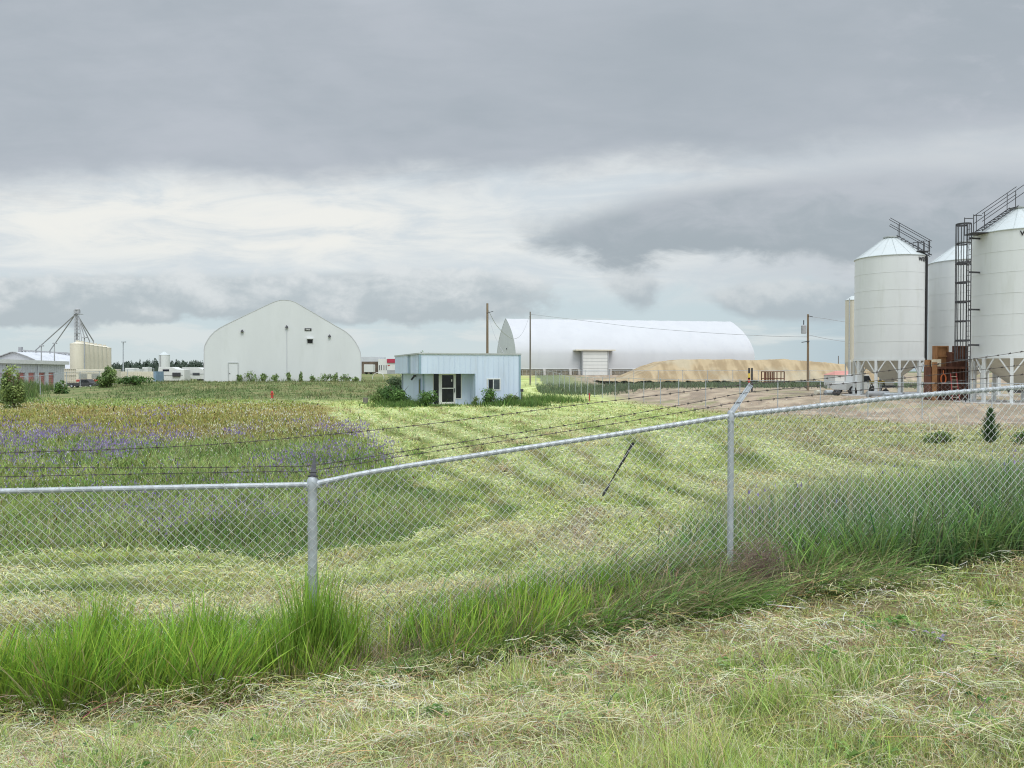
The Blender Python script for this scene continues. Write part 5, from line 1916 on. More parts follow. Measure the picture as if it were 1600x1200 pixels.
def roof_stair(parent, cx, cy, Rr, direction, zeave=9.78, zpeak=11.32):
    """steps up the cone with a handrail each side"""
    d = Vector((direction[0], direction[1], 0)).normalized()
    s = Vector((-d.y, d.x, 0))
    lo = Vector((cx, cy, zeave + 0.10)) + d * (Rr + 0.25)
    hi = Vector((cx, cy, zpeak + 0.10)) + d * 0.35
    hr = MB(); st = MB()
    for k in (-1, 1):
        o = s * 0.32 * k
        st.beam(lo + o, hi + o, 0.035, 0.05)
        for h in (0.55, 1.0):
            hr.tube([lo + o + Vector((0, 0, h)), hi + o + Vector((0, 0, h)) + (hi - lo).normalized() * 0.5], 0.022, 6)
        for f in (0.06, 0.92):
            q = lo.lerp(hi, f) + o
            hr.tube([q, q + Vector((0, 0, 1.0))], 0.022, 6)
    for i in range(9):
        q = lo.lerp(hi, (i + .5) / 9)
        st.box(q, (0.10, 0.62, 0.02) if abs(d.x) > abs(d.y) else (0.62, 0.10, 0.02))
    so = st.build('roof_stair', MT['darksteel'], parent)
    hr.build('handrail', MT['darksteel'], so)


# bin 3: stair on the left meridian, ladder cage, bin 1: stair on the right meridian, black downpipe
roof_stair(bin3, S3.x, 46.0, 2.46, (-1, -0.15))
roof_stair(bin1, S1.x, 56.0, 2.37, (1, -0.35))


def cage_ladder():
    c = Vector((W(1503.5, 580, 45.6).x, 45.6, 0))
    ztop, zlow, zg = 10.35, 2.7, zb3
    ld = MB()
    for s in (-1, 1):
        ld.tube([(c.x + .34, c.y + .2 * s, zg), (c.x + .34, c.y + .2 * s, ztop)], 0.03, 6)
    z = zg + 0.3
    while z < ztop - 0.2:
        ld.tube([(c.x + .34, c.y - .2, z), (c.x + .34, c.y + .2, z)], 0.014, 5)
        z += 0.3
    for z in (3.2, 5.3, 7.5, 9.5):
        ld.beam((c.x + .34, c.y, z), (S3.x - 2.42, c.y + .2, z), 0.06, 0.1)
    lo = ld.build('ladder', MT['darksteel'], bin3)
    cg = MB()
    zs = [ztop - 0.05 - i * 1.14 for i in range(8)]
    for i, z in enumerate(zs):
        ring = [(c.x + .40 * math.cos(a), c.y + .40 * math.sin(a), z) for a in np.linspace(0.5, 2 * math.pi - 0.5, 18)]
        for k in range(17):
            cg.beam(ring[k], ring[k + 1], 0.02, 0.08 if i % 2 else 0.11)
    for a in np.linspace(0.6, 2 * math.pi - 0.6, 8):
        cg.beam((c.x + .40 * math.cos(a), c.y + .40 * math.sin(a), zs[-1]), (c.x + .40 * math.cos(a), c.y + .40 * math.sin(a), zs[0] + .03), 0.045, 0.016)
    cg.build('safety_cage', MT['darksteel'], lo)
    pl = MB()
    pl.box((c.x + .78, c.y, 9.75), (0.95, 0.9, 0.06))
    for y in (-.45, .45):
        pl.tube([(c.x + .32, c.y + y, 9.78), (c.x + .32, c.y + y, 10.8)], 0.025, 5)
        pl.tube([(c.x + .32, c.y + y, 10.75), (c.x + .8, c.y + y, 10.75)], 0.025, 5)
    pl.build('landing', MT['darksteel'], bin3)
    # black pipe and elbow on bin 1
    PY = 54.25
    q = W(1446.5, 580, PY)
    pz = [(q.x - .75, PY + .3, 10.02), (q.x - .45, PY + .2, 9.9), (q.x - .15, PY + .1, 9.86), (q.x - .03, PY, 9.75), (q.x, PY, 9.5), (q.x, PY, 1.3)]
    MB().tube(pz, 0.085, 10).build('downpipe', MT['black'], bin1, True)
    sp = MB()
    for z in (3.0, 5.2, 7.4, 9.3):
        sp.box((q.x - .05, PY + .2, z), (0.25, 0.4, 0.06))
    sp.build('bracket', MT['darksteel'], bin1)
    hd = MB()
    hd.box((q.x - 0.35, (PY + .1), 10.05), (0.9, 0.7, 0.05))
    for dx in (-.75, -.35, .05):
        for dy in (-.32, .32):
            hd.tube([(q.x + dx, (PY + .1) + dy, 10.05), (q.x + dx, (PY + .1) + dy, 10.75)], 0.025, 5)
    for dy in (-.32, .32):
        hd.tube([(q.x - .75, (PY + .1) + dy, 10.75), (q.x + .05, (PY + .1) + dy, 10.75)], 0.025, 5)
    hd.build('landing', MT['darksteel'], bin1)


cage_ladder()


def pads():
    for (c, cy, zb, rr) in ((S1, 56.0, zb1, 3.2), (S2, 58.0, zb2, 3.2), (S3, 46.0, zb3, 3.3)):
        o = MB().lathe((c.x, cy, 0), [(rr, zb - 0.5), (rr, zb - 0.03), (rr - 0.03, zb)], 48).build('concrete_pad', MT['conc'])
        tag(o, kind='structure')


pads()

# slim cream tank behind the first bin
def cream_tank():
    q = W(1333, 580, 66)
    zb = gz(q.x, 66)
    t = thing('grain_tank', 'tall slim cream tank showing left of the first white bin', 'tank', (q.x, 66, zb))
    zt = W(1330, 469, 66).z
    MB().lathe((q.x, 66, 0), [(0.66, 2.4), (0.66, zt - .02), (0.68, zt)], 32, False).build('shell', MT['cream'], t, True)
    MB().lathe((q.x, 66, 0), [(0.70, zt - .03), (0.2, zt + 0.35)], 32).build('roof', MT['siloroof'], t, True)
    MB().lathe((q.x, 66, 0), [(0.66, 2.42), (0.15, 1.2), (0.15, 1.0)], 24).build('hopper', MT['hopper'], t, True)
    for k in range(4):
        a = math.pi / 4 + k * math.pi / 2
        MB().tube([(q.x + .66 * math.cos(a), 66 + .66 * math.sin(a), zb - 0.02), (q.x + .66 * math.cos(a), 66 + .66 * math.sin(a), 2.6)], 0.06, 6).build('leg', MT['silo'], t)
    MB().tube([(q.x - .62, 65.4, zb - 0.02), (q.x - .62, 65.4, zt + .1)], 0.05, 8).build('fill_pipe', MT['galv'], t)


cream_tank()


# ------------------------------------------------------------------ rusty forms between the bins
def rust_forms():
    Y = 49.0
    zb = gz(25, Y) - 0.05
    c = W(1481, 600, Y)
    t = thing('steel_form_stack', 'stack of rust-brown ribbed steel forms between the white bins', 'steel forms', (c.x, Y, zb))

    def X(px, Yy=Y): return (px - CX) / FPX * Yy

    def Zp(py, Yy=Y): return W(1480, py, Yy).z
    # lower wall of panels
    x0, x1 = X(1452.5), X(1515)
    zt = Zp(573)
    MB().box(((x0 + x1) / 2, Y + 0.35, (zb + zt) / 2), (x1 - x0, 1.8 - 1.1, zt - zb)).build('lower_panel', MT['rust'], t)
    rb = MB()
    for i in range(12):
        x = x0 + (x1 - x0) * i / 11
        rb.box((x, Y - 0.07, (zb + zt) / 2), (0.07, 0.14, zt - zb))
    rb.build('rib', MT['rust'], t)
    MB().box(((x0 + x1) / 2 + .06, Y - 0.12, zt - 0.07), (x1 - x0 - .1, 0.3, 0.16)).build('top_flange', MT['rust'], t)
    MB().box((x0 + 0.18, Y - 0.24, (zb + Zp(566)) / 2), (0.26, 0.16, Zp(566) - zb)).build('end_post', MT['rust2'], t)
    # upright forms of different heights on top
    for (p0, p1, py, mt, dy, name) in ((1449, 1464, 562, 'rust2', .5, 'upper_form'), (1464, 1485, 540, 'rust2', .7, 'upper_form'), (1481, 1494, 550, 'rust', .3, 'upper_form'), (1493.5, 1513.5, 540, 'rust', .55, 'upper_form')):
        a, b = X(p0 + 4) + .01, X(p1 + 3) - .01
        z1 = Zp(py)
        m = MB()
        m.box(((a + b) / 2, Y + dy - .2 + .2, (zt + z1) / 2), (b - a, 0.4, z1 - zt))
        m.box((a + .05, Y + dy - .25, (zt + z1) / 2), (0.08, 0.12, z1 - zt))
        m.box((b - .05, Y + dy - .25, (zt + z1) / 2), (0.08, 0.12, z1 - zt))
        m.box(((a + b) / 2, Y + dy - .25, z1 - .05), (b - a - .18, 0.12, 0.09))
        m.box(((a + b) / 2, Y + dy - .25, (zt + z1) / 2), (b - a - .18, 0.10, 0.07))
        m.build(name, MT[mt], t)
    MB().box((X(1462), Y - .05, Zp(567)), (0.55, 0.12, 0.45), None, 0.0).build('pale_board', MT['stake'], t)
    # ladder leaning on the forms
    la = W(1494, 618, Y - 1.0); lb = W(1489.5, 583, Y - 0.22)
    lz = gz(la.x, la.y)
    lt = thing('step_ladder', 'red stepladder with pale rungs leaning on the rusty forms', 'ladder', (la.x, la.y, lz))
    m = MB()
    foot = Vector((la.x, la.y, lz)); top = Vector((lb.x, lb.y, lb.z))
    for s in (-.22, .22):
        m.beam(foot + Vector((s, 0, 0)), top + Vector((s * .8, 0, 0)), 0.05, 0.08)
    m.build('rail', MT['red'], lt)
    m = MB()
    for i in range(1, 8):
        q = foot.lerp(top, i / 8)
        m.box(q, (0.40, 0.08, 0.04))
    m.build('rung', MT['stake'], lt)
    # orange strap
    q = W(1474, 592, Y - 0.2)
    ring = [q + Vector((0.16 * math.cos(a), 0, 0.30 * math.sin(a))) for a in np.linspace(0, 2 * math.pi, 20)]
    m = MB().tube(ring, 0.04, 6, False)
    m.tube([q + Vector((0, 0, .3)), q + Vector((0, 0, .55))], 0.03, 5)
    single(m, 'lifting_sling', MT['orange'], 'loop of orange lifting sling hung on the rusty forms', 'sling')


rust_forms()


# ------------------------------------------------------------------ clutter under and beside the bins
def vehicle(name, label, cat, px, Y, length, hgt, wid, body, cabfrac=0.4, yaw=0.0, group=None, tray=True, dz=0.0):
    """small pickup: body, cab, windows, wheels"""
    x = (px - CX) / FPX * Y
    zb = gz(x, Y) + dz
    t = thing(name, label, cat, (x, Y, zb), group)
    rot = Matrix.Rotation(yaw, 3, 'Z')

    def at(a, b, z): return Vector((x, Y, zb)) + rot @ Vector((a, b, z))
    L = length / 2
    wr = hgt * 0.21
    prof = [(-L, wr * 1.0), (-L, hgt * .55), (-L + length * (0.42 if tray else 0.03), hgt * .58), (-L + length * (0.47 if tray else 0.06), hgt), (L - length * .30, hgt), (L - length * .20, hgt * .6), (L - .05, hgt * .52), (L, hgt * .3), (L, wr * 1.0)]
    b = MB().prism([at(a, -wid / 2, z) for a, z in prof], rot @ Vector((0, wid, 0)))
    bo = b.build('body', body, t, False, 0.03)
    a0 = -L + length * (0.50 if tray else 0.12)
    for s in (-1, 1):
        MB().prism([at(a0, s * (wid / 2 + .004), hgt * .62), at(a0 + .08, s * (wid / 2 + .004), hgt * .93), at(L - length * .31, s * (wid / 2 + .004), hgt * .93), at(L - length * .23, s * (wid / 2 + .004), hgt * .64)], rot @ Vector((0, s * .01, 0))).build('window', MT['glass'], t)
    for a in (-L * .62, L * .62):
        for s in (-1, 1):
            q = at(a, s * (wid / 2 - .08), wr)
            ax = rot @ Vector((0, 0.11, 0))
            wo = MB().tube([q - ax, q + ax], wr, 16).build('wheel', MT['tyre'], t, True)
            MB().tube([q - ax * 1.04, q + ax * 1.04], wr * .55, 12).build('rim', MT['galv'], wo, True)
    return t


def clutter():
    # red roofed shed behind the first bin
    q = W(1330, 588, 78)
    zb = gz(q.x, 78)
    t = thing('small_shed', 'low white shed with a faded red roof behind the first bin', 'shed', (q.x, 78, zb))
    xa, xb, ze, zp = W(1308, 0, 78).x, W(1345, 0, 78).x, 1.27, 1.68
    MB().box(((xa + xb) / 2, 79.5, (zb + ze) / 2), (xb - xa - .2, 2.8, ze - zb)).build('wall', MT['white'], t)
    MB().add([(xa, 78, ze), (xb, 78, ze), (xb, 81, ze), (xa, 81, ze), (xa + .7, 79.5, zp), (xb - .4, 79.5, zp)],
             [(0, 1, 5, 4), (2, 3, 4, 5), (1, 2, 5), (3, 0, 4), (3, 2, 1, 0)]).build('roof', MT['redroof'], t)
    # white service truck
    vehicle('service_truck', 'white service truck parked among the legs of the first bin', 'truck', 1336, 62, 3.0, 1.55, 1.8, MT['white'], tray=True, yaw=0.25)
    # yellow auger
    a, b = W(1362, 597, 57.5), W(1381, 597.5, 57.0)
    zg = gz(a.x, 57.5)
    t = thing('grain_auger', 'yellow transport auger on small wheels under the first bin', 'auger', (a.x, 57.5, zg))
    MB().tube([a + Vector((-.3, 0, 0)), b + Vector((.5, 0, 0.02))], 0.10, 10).build('tube', MT['yellow'], t, True)
    fr = MB()
    for q in (a, b):
        fr.beam(q + Vector((0, 0, -.05)), Vector((q.x - .25, q.y, zg + .22)), 0.05).beam(q + Vector((0, 0, -.05)), Vector((q.x + .25, q.y, zg + .22)), 0.05)
    fr.build('frame', MT['darksteel'], t)
    for s in (-.5, .5):
        MB().tube([((a.x + b.x) / 2 + s, 57.0, zg + .24), ((a.x + b.x) / 2 + s, 57.15, zg + .24)], 0.24, 14).build('wheel', MT['tyre'], t, True)
    # drums and pipes on the dirt
    for (px, Y, r, L, mt, lab) in ((1295, 57, .19, .6, 'galv', 'silver steel drum lying on the dirt left of the bins'), (1278, 60, .19, .4, 'cream', 'cream drum lying on the dirt by the utility pole'), (1307, 56.5, .2, .35, 'darksteel', 'dark drum lying beside the silver one'), (1372, 54, .2, 1.6, 'grey', 'grey pipe section lying in front of the first bin'), (1400, 53, .17, 1.8, 'galv', 'bright pipe section lying right of the grey one'), (1424, 52.5, .2, 1.1, 'grey', 'short grey pipe by the black downpipe')):
        q = at_ground(px, Y)
        m = MB()
        a, b = q + Vector((-L / 2, -.1, r)), q + Vector((L / 2, .1, r))
        m.tube([a, a.lerp(b, .04), a.lerp(b, .33), a.lerp(b, .35), a.lerp(b, .37), a.lerp(b, .66), a.lerp(b, .96), b], [r * .97, r, r, r * 1.05, r, r, r, r * .97], 18)
        m.tube([a - (b - a) * .012, b + (b - a) * .012], r * .6, 14)
        single(m, 'steel_drum' if L < 1 else 'pipe_section', MT[mt], lab, 'drum' if L < 1 else 'pipe', None, True)
    # a tipped rack at the sand
    q = at_ground(1210, 90)
    t = thing('steel_rack', 'rusty open steel rack standing by the far fence before the sand', 'rack', q)
    m = MB()
    w, h, d = 2.3, 1.75, 1.1
    for a in (-w / 2, 0.3, w / 2):
        for b in (0, d):
            m.beam(q + Vector((a, b, 0)), q + Vector((a, b, h)), 0.09)
    for z in (.15, .95, h):
        for b in (0, d):
            m.beam(q + Vector((-w / 2, b, z)), q + Vector((w / 2, b, z)), 0.08)
        for a in (-w / 2, w / 2):
            m.beam(q + Vector((a, 0, z)), q + Vector((a, d, z)), 0.08)
    m.build('frame', MT['rust'], t)
    m = MB()
    for i in range(6):
        m.beam(q + Vector((-w / 2 + .12 + i * .2, .05, .2)), q + Vector((-w / 2 + .12 + i * .2, .05, h - .05)), 0.11)
    m.build('slat', MT['rust'], t)
    # survey stakes at the right
    for (p, Y, lab) in (((1452, 645, 1456, 690), 27.5, 'thin pale stake leaning in the grass left of the second one'), ((1496, 643, 1501, 668), 31, 'thin pale stake on the edge of the dirt')):
        a = W(p[0], p[1], Y); b = at_ground(p[2], Y)
        single(MB().beam(b + Vector((0, 0, -.05)), a, 0.035), 'stake', MT['stake'], lab, 'stake', 'stakes by the far fence')
    # red marker post left of the far fence
    b = at_ground(921, 62)
    t = thing('marker_post', 'short red marker post in the grass before the far fence', 'marker post', b)
    MB().tube([b + Vector((0, 0, -.1)), b + Vector((0, 0, .62))], 0.055, 8).build('post', MT['red'], t)
    MB().tube([b + Vector((0, 0, .62)), b + Vector((0, 0, .72))], 0.06, 8).build('cap', MT['maroon'], t)
    # yellow and red warning marker with twin dark posts
    b = at_ground(1172, 66)
    t = thing('warning_post', 'dark twin post with a yellow and red warning band by the far fence', 'marker post', b)
    top = W(1172, 575, 66).z
    MB().beam(b + Vector((-.08, 0, -.1)), Vector((b.x - .08, 66, top)), 0.14).beam(b + Vector((.16, 0, -.1)), Vector((b.x + .16, 66, top)), 0.12).build('post', MT['darksteel'], t)
    MB().box((b.x - .12, 65.9, W(1172, 588, 66).z), (0.17, 0.04, 0.5)).build('yellow_band', MT['yellow'], t)
    MB().box((b.x - .12, 65.9, W(1172, 593, 66).z - .05), (0.19, 0.04, 0.4)).build('red_band', MT['red'], t)
    # hydrant in the long grass
    b = at_ground(425, 66)
    t = thing('fire_hydrant', 'red hydrant in long grass before the white fabric building', 'hydrant', b)
    MB().lathe(b, [(.14, 0), (.14, .06), (.09, .07), (.09, .42), (.12, .44), (.12, .48), (.09, .58), (.03, .64)], 14).build('barrel', MT['red'], t, True)
    MB().tube([b + Vector((-.17, 0, .34)), b + Vector((.17, 0, .34))], .05, 8).build('outlet', MT['orange'], t)
    # tree stump left of the office
    b = at_ground(571, 58)
    single(MB().lathe(b, [(.24, -.05), (.2, .1), (.19, .42), (.17, .44)], 12), 'tree_stump', MT['pole2'], 'grey weathered stump in the grass left of the office shrubs', 'stump')
    # meter pole at the office corner
    b = at_ground(815.5, 55.6)
    t = thing('meter_post', 'thin dark meter post at the right corner of the office', 'post', b)
    MB().tube([b, b + Vector((0, 0, 1.0))], .035, 6).build('post', MT['darksteel'], t)
    MB().box(b + Vector((0, 0, 1.05)), (.22, .14, .2)).build('meter_box', MT['darksteel'], t)


clutter()


# ------------------------------------------------------------------ utility poles and lines
def pole(label, px, ytop, Y, r, mat, extras=0):
    b = at_ground(px, Y)
    top = W(px, ytop, Y)
    t = thing('utility_pole', label, 'utility pole', b, 'utility poles')
    MB().tube([b - Vector((0, 0, .3)), b.lerp(top, .5), top], [r * 1.12, r, r * .86], 10).build('shaft', mat, t, True)
    if extras == 1:
        MB().beam(top + Vector((0, -.1, -.9)), top + Vector((.55, -.1, -.75)), 0.05).build('bracket', MT['darksteel'], t)
    if extras == 2:
        q = top + Vector((-.42, -.1, -1.3))
        tr = MB().lathe(q + Vector((0, 0, -.45)), [(.2, 0), (.23, .04), (.23, .7), (.16, .78)], 14).build('transformer', MT['grey'], t, True)
        MB().tube([q + Vector((0, 0, .3)), q + Vector((0, 0, .75))], .045, 6).build('bushing', MT['darksteel'], tr)
        m = MB()
        m.beam(top + Vector((0, -.1, -.15)), top + Vector((.4, -.1, -.25)), .05)
        m.beam(top + Vector((-.6, -.1, -2.55)), top + Vector((.1, -.1, -2.45)), .07)
        m.build('bracket', MT['darksteel'], t)
    return t


pole('pale wooden pole rising behind the blue office roof', 761.5, 474, 72, .115, MT['pole'], 1)
pole('thin grey pole right of the blue office before the barn', 828.5, 487, 100, .10, MT['pole2'])
pole('brown pole carrying a transformer in front of the sand pile', 1262.5, 491, 70, .10, MT['pole'], 2)
pole('distant thin pole beyond the end of the sand pile', 1310, 556, 180, .10, MT['pole2'])


def line(label, pts, r):
    f = []
    for i in range(len(pts) - 1):
        p0 = pts[max(i - 1, 0)]; p1 = pts[i]; p2 = pts[i + 1]; p3 = pts[min(i + 2, len(pts) - 1)]
        for k in range(8):
            u = k / 8
            f.append(0.5 * ((2 * p1) + (p2 - p0) * u + (2 * p0 - 5 * p1 + 4 * p2 - p3) * u * u + (3 * p1 - p0 - 3 * p2 + p3) * u ** 3))
    f.append(pts[-1])
    single(MB().tube(f, r, 5), 'overhead_wire', MT['grey'], label, 'overhead wire', 'overhead wires')


line('long wire sagging across the white barn from the grey pole to the transformer pole', [W(829, 491, 100), W(920, 502, 93), W(1000, 511.5, 87), W(1100, 519.5, 80), W(1200, 525, 74), W(1261, 526.5, 70)], .022)
line('wire slung low between the pale pole and the grey pole', [W(763, 485, 72), W(775, 507, 76), W(790, 523, 82), W(804, 529.5, 89), W(817, 519, 95), W(828, 492, 100)], .022)
line('wire slung higher between the pale pole and the grey pole', [W(763, 497, 72), W(790, 527, 82), W(804, 523, 89), W(817, 507, 95), W(828, 490, 100)], .018) if False else None
line('service wire dropping from the pale pole to the office roof', [W(763, 492, 72), W(772, 522, 69), W(787, 552.5, 62.5)], .016)
line('upper wire running right from the transformer pole', [W(1263, 494, 70), W(1290, 498, 71), W(1330, 504, 72), W(1420, 512, 74)], .018)
line('lower wire running right from the transformer pole', [W(1264, 523.5, 70), W(1290, 529, 71), W(1330, 535, 72), W(1420, 545, 74)], .018)


# ------------------------------------------------------------------ left background
def red_shed():
    z = -1.1
    A = Vector((-66.5, 95, 0)); B = Vector((-72.6, 125.2, 0))
    A = A + (A - B).normalized() * 8
    l = (B - A).normalized()
    nrm = Vector((l.y, -l.x, 0))          # towards the field (right)
    if nrm.x < 0: nrm = -nrm
    L = (B - A).length
    t = thing('storage_shed', 'long grey storage shed with a row of faded red roll-up doors', 'shed', A + Vector((0, 0, z)))
    zt = EYE + 1.1

    def at(s, b, zz): return A + l * s - nrm * b + Vector((0, 0, zz))
    wall = MB()
    # door positions from the photo columns
    cols = [(-24, -13), (-8, 3), (9, 20.5), (27, 39.5), (44.5, 55), (61, 71), (76, 85.5)]

    def s_of(px):
        k = (px - CX) / FPX
        # A.x + l.x s = k (A.y + l.y s)
        return (k * A.y - A.x) / (l.x - k * l.y)
    zd = z + 2.55
    prev = 0
    doors = []
    for (p0, p1) in cols:
        s0, s1 = s_of(p0), s_of(p1)
        if s0 < 0.1: continue
        wall.quadbox(at(prev, 0, z - .3), l * (s0 - prev), (0, 0, zd - z + .3), -nrm * 0.2)
        doors.append((s0, s1))
        prev = s1
    wall.quadbox(at(prev, 0, z - .3), l * (L - prev), (0, 0, zd - z + .3), -nrm * 0.2)
    wall.quadbox(at(0, 0, zd), l * L, (0, 0, zt - zd), -nrm * 0.2)
    wall.quadbox(at(L - .2, .2, z - .3), l * .2, (0, 0, zt - z + .3), -nrm * 8)
    wall.quadbox(at(0, .2, z - .3), l * .2, (0, 0, zt - z + .3), -nrm * 8)
    for k in range(int(L / .9)):
        wall.quadbox(at(k * .9, -.03, zd), l * .05, (0, 0, zt - zd), -nrm * .03)
    wall.build('wall', MT['greyroof'], t)
    for (s0, s1) in doors:
        d = MB()
        for k in range(9):
            d.quadbox(at(s0, .22, z - .2 + k * (zd - z + .2) / 9), l * (s1 - s0), (0, 0, (zd - z + .2) / 9 - .05), -nrm * .05)
        d.quadbox(at(s0, .29, z - .2), l * (s1 - s0), (0, 0, zd - z + .2), -nrm * .03)
        d.build('roll_door', MT['pink'], t)
    rf = MB()
    rf.quadbox(at(-.3, -.45, zt - .05), l * (L + .9), (0, 0, .55), -nrm * .3)
    rf.quadbox(at(-.2, -.2, zt + .3), l * (L + .6), (0, 0, .2), -nrm * 9)
    rf.build('roof', MT['white'], t)
    s = s_of(59)
    MB().quadbox(at(s - .2, -.12, z), l * .35, (0, 0, zt - z), -nrm * .1).build('downpipe', MT['greyroof'], t)


red_shed()


def arch_store():
    c = W(22, 580, 152)
    zb = -0.9
    d = Vector((.6, .8, 0)); u = Vector((.93, -.36, 0))
    t = thing('arched_storehouse', 'grey metal storehouse with a rounded gable behind the red-doored shed', 'building', (c.x, 152, zb))
    zt = W(22, 550, 152).z
    H = zt - zb
    prof = [(-9, 0), (-8.9, H * .40), (-7.8, H * .60), (-6.0, H * .76), (-4.0, H * .86), (-.8, H * .99), (0, H), (.8, H * .99), (4.0, H * .86), (6.0, H * .76), (7.8, H * .60), (8.9, H * .40), (9, 0)]

    def at(a, b, z): return Vector((c.x, 152, zb)) + u * a + d * b + Vector((0, 0, z))
    MB().prism([at(a * .99, 0.1, z * .99) for a, z in prof], d * .15).build('end_wall', MT['greyroof'], t)
    n = len(prof)
    V = [at(a, -.15, z) for a, z in prof] + [at(a, 13, z) for a, z in prof]
    mb = MB(); mb.v = [tuple(v) for v in V]; mb.f = [(j, j + 1, n + j + 1, n + j) for j in range(n - 1)]
    mb.build('roof', MT['greyroof'], t, False)
    em = MB()
    for (a0, z0), (a1, z1) in zip(prof[2:-3], prof[3:-2]):
        em.beam(at(a0, -.2, z0), at(a1, -.2, z1), .14)
    em.build('verge_trim', MT['grey'], t)
    MB().quadbox(at(-2.2, -.02, H * .62), u * 3.6, (0, 0, .75), d * .1).build('vent', MT['white'], t)
    # conveyor on the ridge
    a = W(33, 547.5, 156); b = W(114, 552.5, 158)
    t2 = thing('conveyor', 'dark ridge conveyor above the arched storehouse', 'conveyor', (a.x, 156, zt - .2))
    MB().beam(a, b, .35, .32).build('trough', MT['grey'], t2)
    m = MB()
    for k in range(1, 13):
        q = a.lerp(b, k / 13)
        m.box(q + Vector((0, 0, -.45)), (.3, .3, .75))
    m.box(a + Vector((-.1, 0, .15)), (.6, .6, 1.1))
    m.build('support', MT['grey'], t2)


arch_store()


def bins_left():
    for i in range(7):
        Y = 132 + 2.7 * i
        px = 122.0 + 6.9 * i
        q = at_ground(px, Y)
        zt = W(px, 537, 132).z - 0.03 * i
        lab = ('cream steel bin nearest the bucket elevator, first of the row', 'cream steel bin, second of the row on the left', 'cream steel bin, third of the row on the left', 'cream steel bin in the middle of the row of seven', 'cream steel bin, fifth of the row on the left', 'cream steel bin, last but one of the row on the left', 'cream steel bin at the right end of the row on the left')[i]
        t = thing('steel_bin', lab, 'grain bin', q, 'row of cream bins on the left')
        MB().lathe(q, [(1.2, 0.9), (1.2, zt - q.z)], 28, False).build('shell', MT['cream'], t, True)
        MB().lathe(q, [(1.24, zt - q.z - .04), (.3, zt - q.z + .3), (.3, zt - q.z + .55)], 28).build('roof', MT['cream'], t, True)
        m = MB()
        for k in range(4):
            a = k * math.pi / 2 + .4
            m.tube([q + Vector((1.1 * math.cos(a), 1.1 * math.sin(a), -0.05)), q + Vector((1.1 * math.cos(a), 1.1 * math.sin(a), 1.0))], .09, 6)
        m.lathe(q, [(1.15, 0.92), (.25, 0.25)], 20)
        m.build('hopper_stand', MT['white'], t)
    # bucket elevator with spouts
    Y = 140
    q = at_ground(120.5, Y)
    top = W(120.5, 487, Y)
    t = thing('bucket_elevator', 'grey lattice bucket elevator with spouts fanning down to the bins', 'grain elevator', q)
    m = MB()
    s = .28
    for dx in (-s, s):
        for dy in (-s, s):
            m.tube([q + Vector((dx, dy, -0.05)), Vector((q.x + dx, Y + dy, top.z))], .045, 5)
    z = q.z
    k = 0
    while z < top.z - .6:
        m.beam((q.x - s, Y - s, z), (q.x + s, Y - s, z + .6), .04)
        m.beam((q.x + s, Y + s, z), (q.x - s, Y + s, z + .6), .04)
        m.beam((q.x - s, Y - s, z), (q.x + s, Y - s, z), .05)
        z += .6
    m.box((q.x, Y, (q.z + top.z) / 2), (.3, .25, top.z - q.z))
    m.build('tower', MT['grey'], t)
    MB().box((top.x, Y, top.z), (.9, .6, .55)).lathe((top.x + .05, Y, top.z + .25), [(.42, 0), (.42, .2), (.2, .45)], 12).build('head', MT['grey'], t)
    MB().box((top.x + .15, Y, top.z - .45), (1.5, .9, .07)).box((q.x + .3, Y - .2, W(120, 521, Y).z), (.9, .7, .07)).build('platform', MT['grey'], t)
    for (px, py, Ye, w) in ((56, 547, 153, .11), (78, 548, 154, .10), (132, 527, 140, .10), (140, 533, 142, .10), (146, 533, 145, .11), (127.5, 531, 139, .08)):
        e = W(px, py, Ye)
        st = W(118 if px < 100 else 123, 491 if px < 100 else 496, Y)
        mm = MB().tube([st, e, e + Vector((0, 0, -.6))], w, 8)
        mm.build('spout', MT['grey'], t, True)
    # lamp posts
    for (px, y0, Y, lab, mt) in ((64.5, 541, 128, 'thin dark lamp post before the ridge conveyor', 'grey'), (85, 537, 128, 'thin dark lamp post under the spouts, right of the other', 'grey'), (131.8, 528, 124, 'dark pipe post standing in front of the cream bins', 'grey'), (192.5, 535, 120, 'pale grey lamp post right of the cream bins', 'galv')):
        b = at_ground(px, Y)
        tp = W(px, y0, Y)
        t = thing('lamp_post', lab, 'lamp post', b, 'lamp posts in the left yard')
        MB().tube([b - Vector((0, 0, .2)), b.lerp(tp, .35), tp], [.12, .10, .08], 8).build('shaft', MT[mt], t, True)
        MB().box(tp + Vector((.12, -.1, .06)), (.62, .35, .16)).build('lamp_head', MT[mt], t)


bins_left()


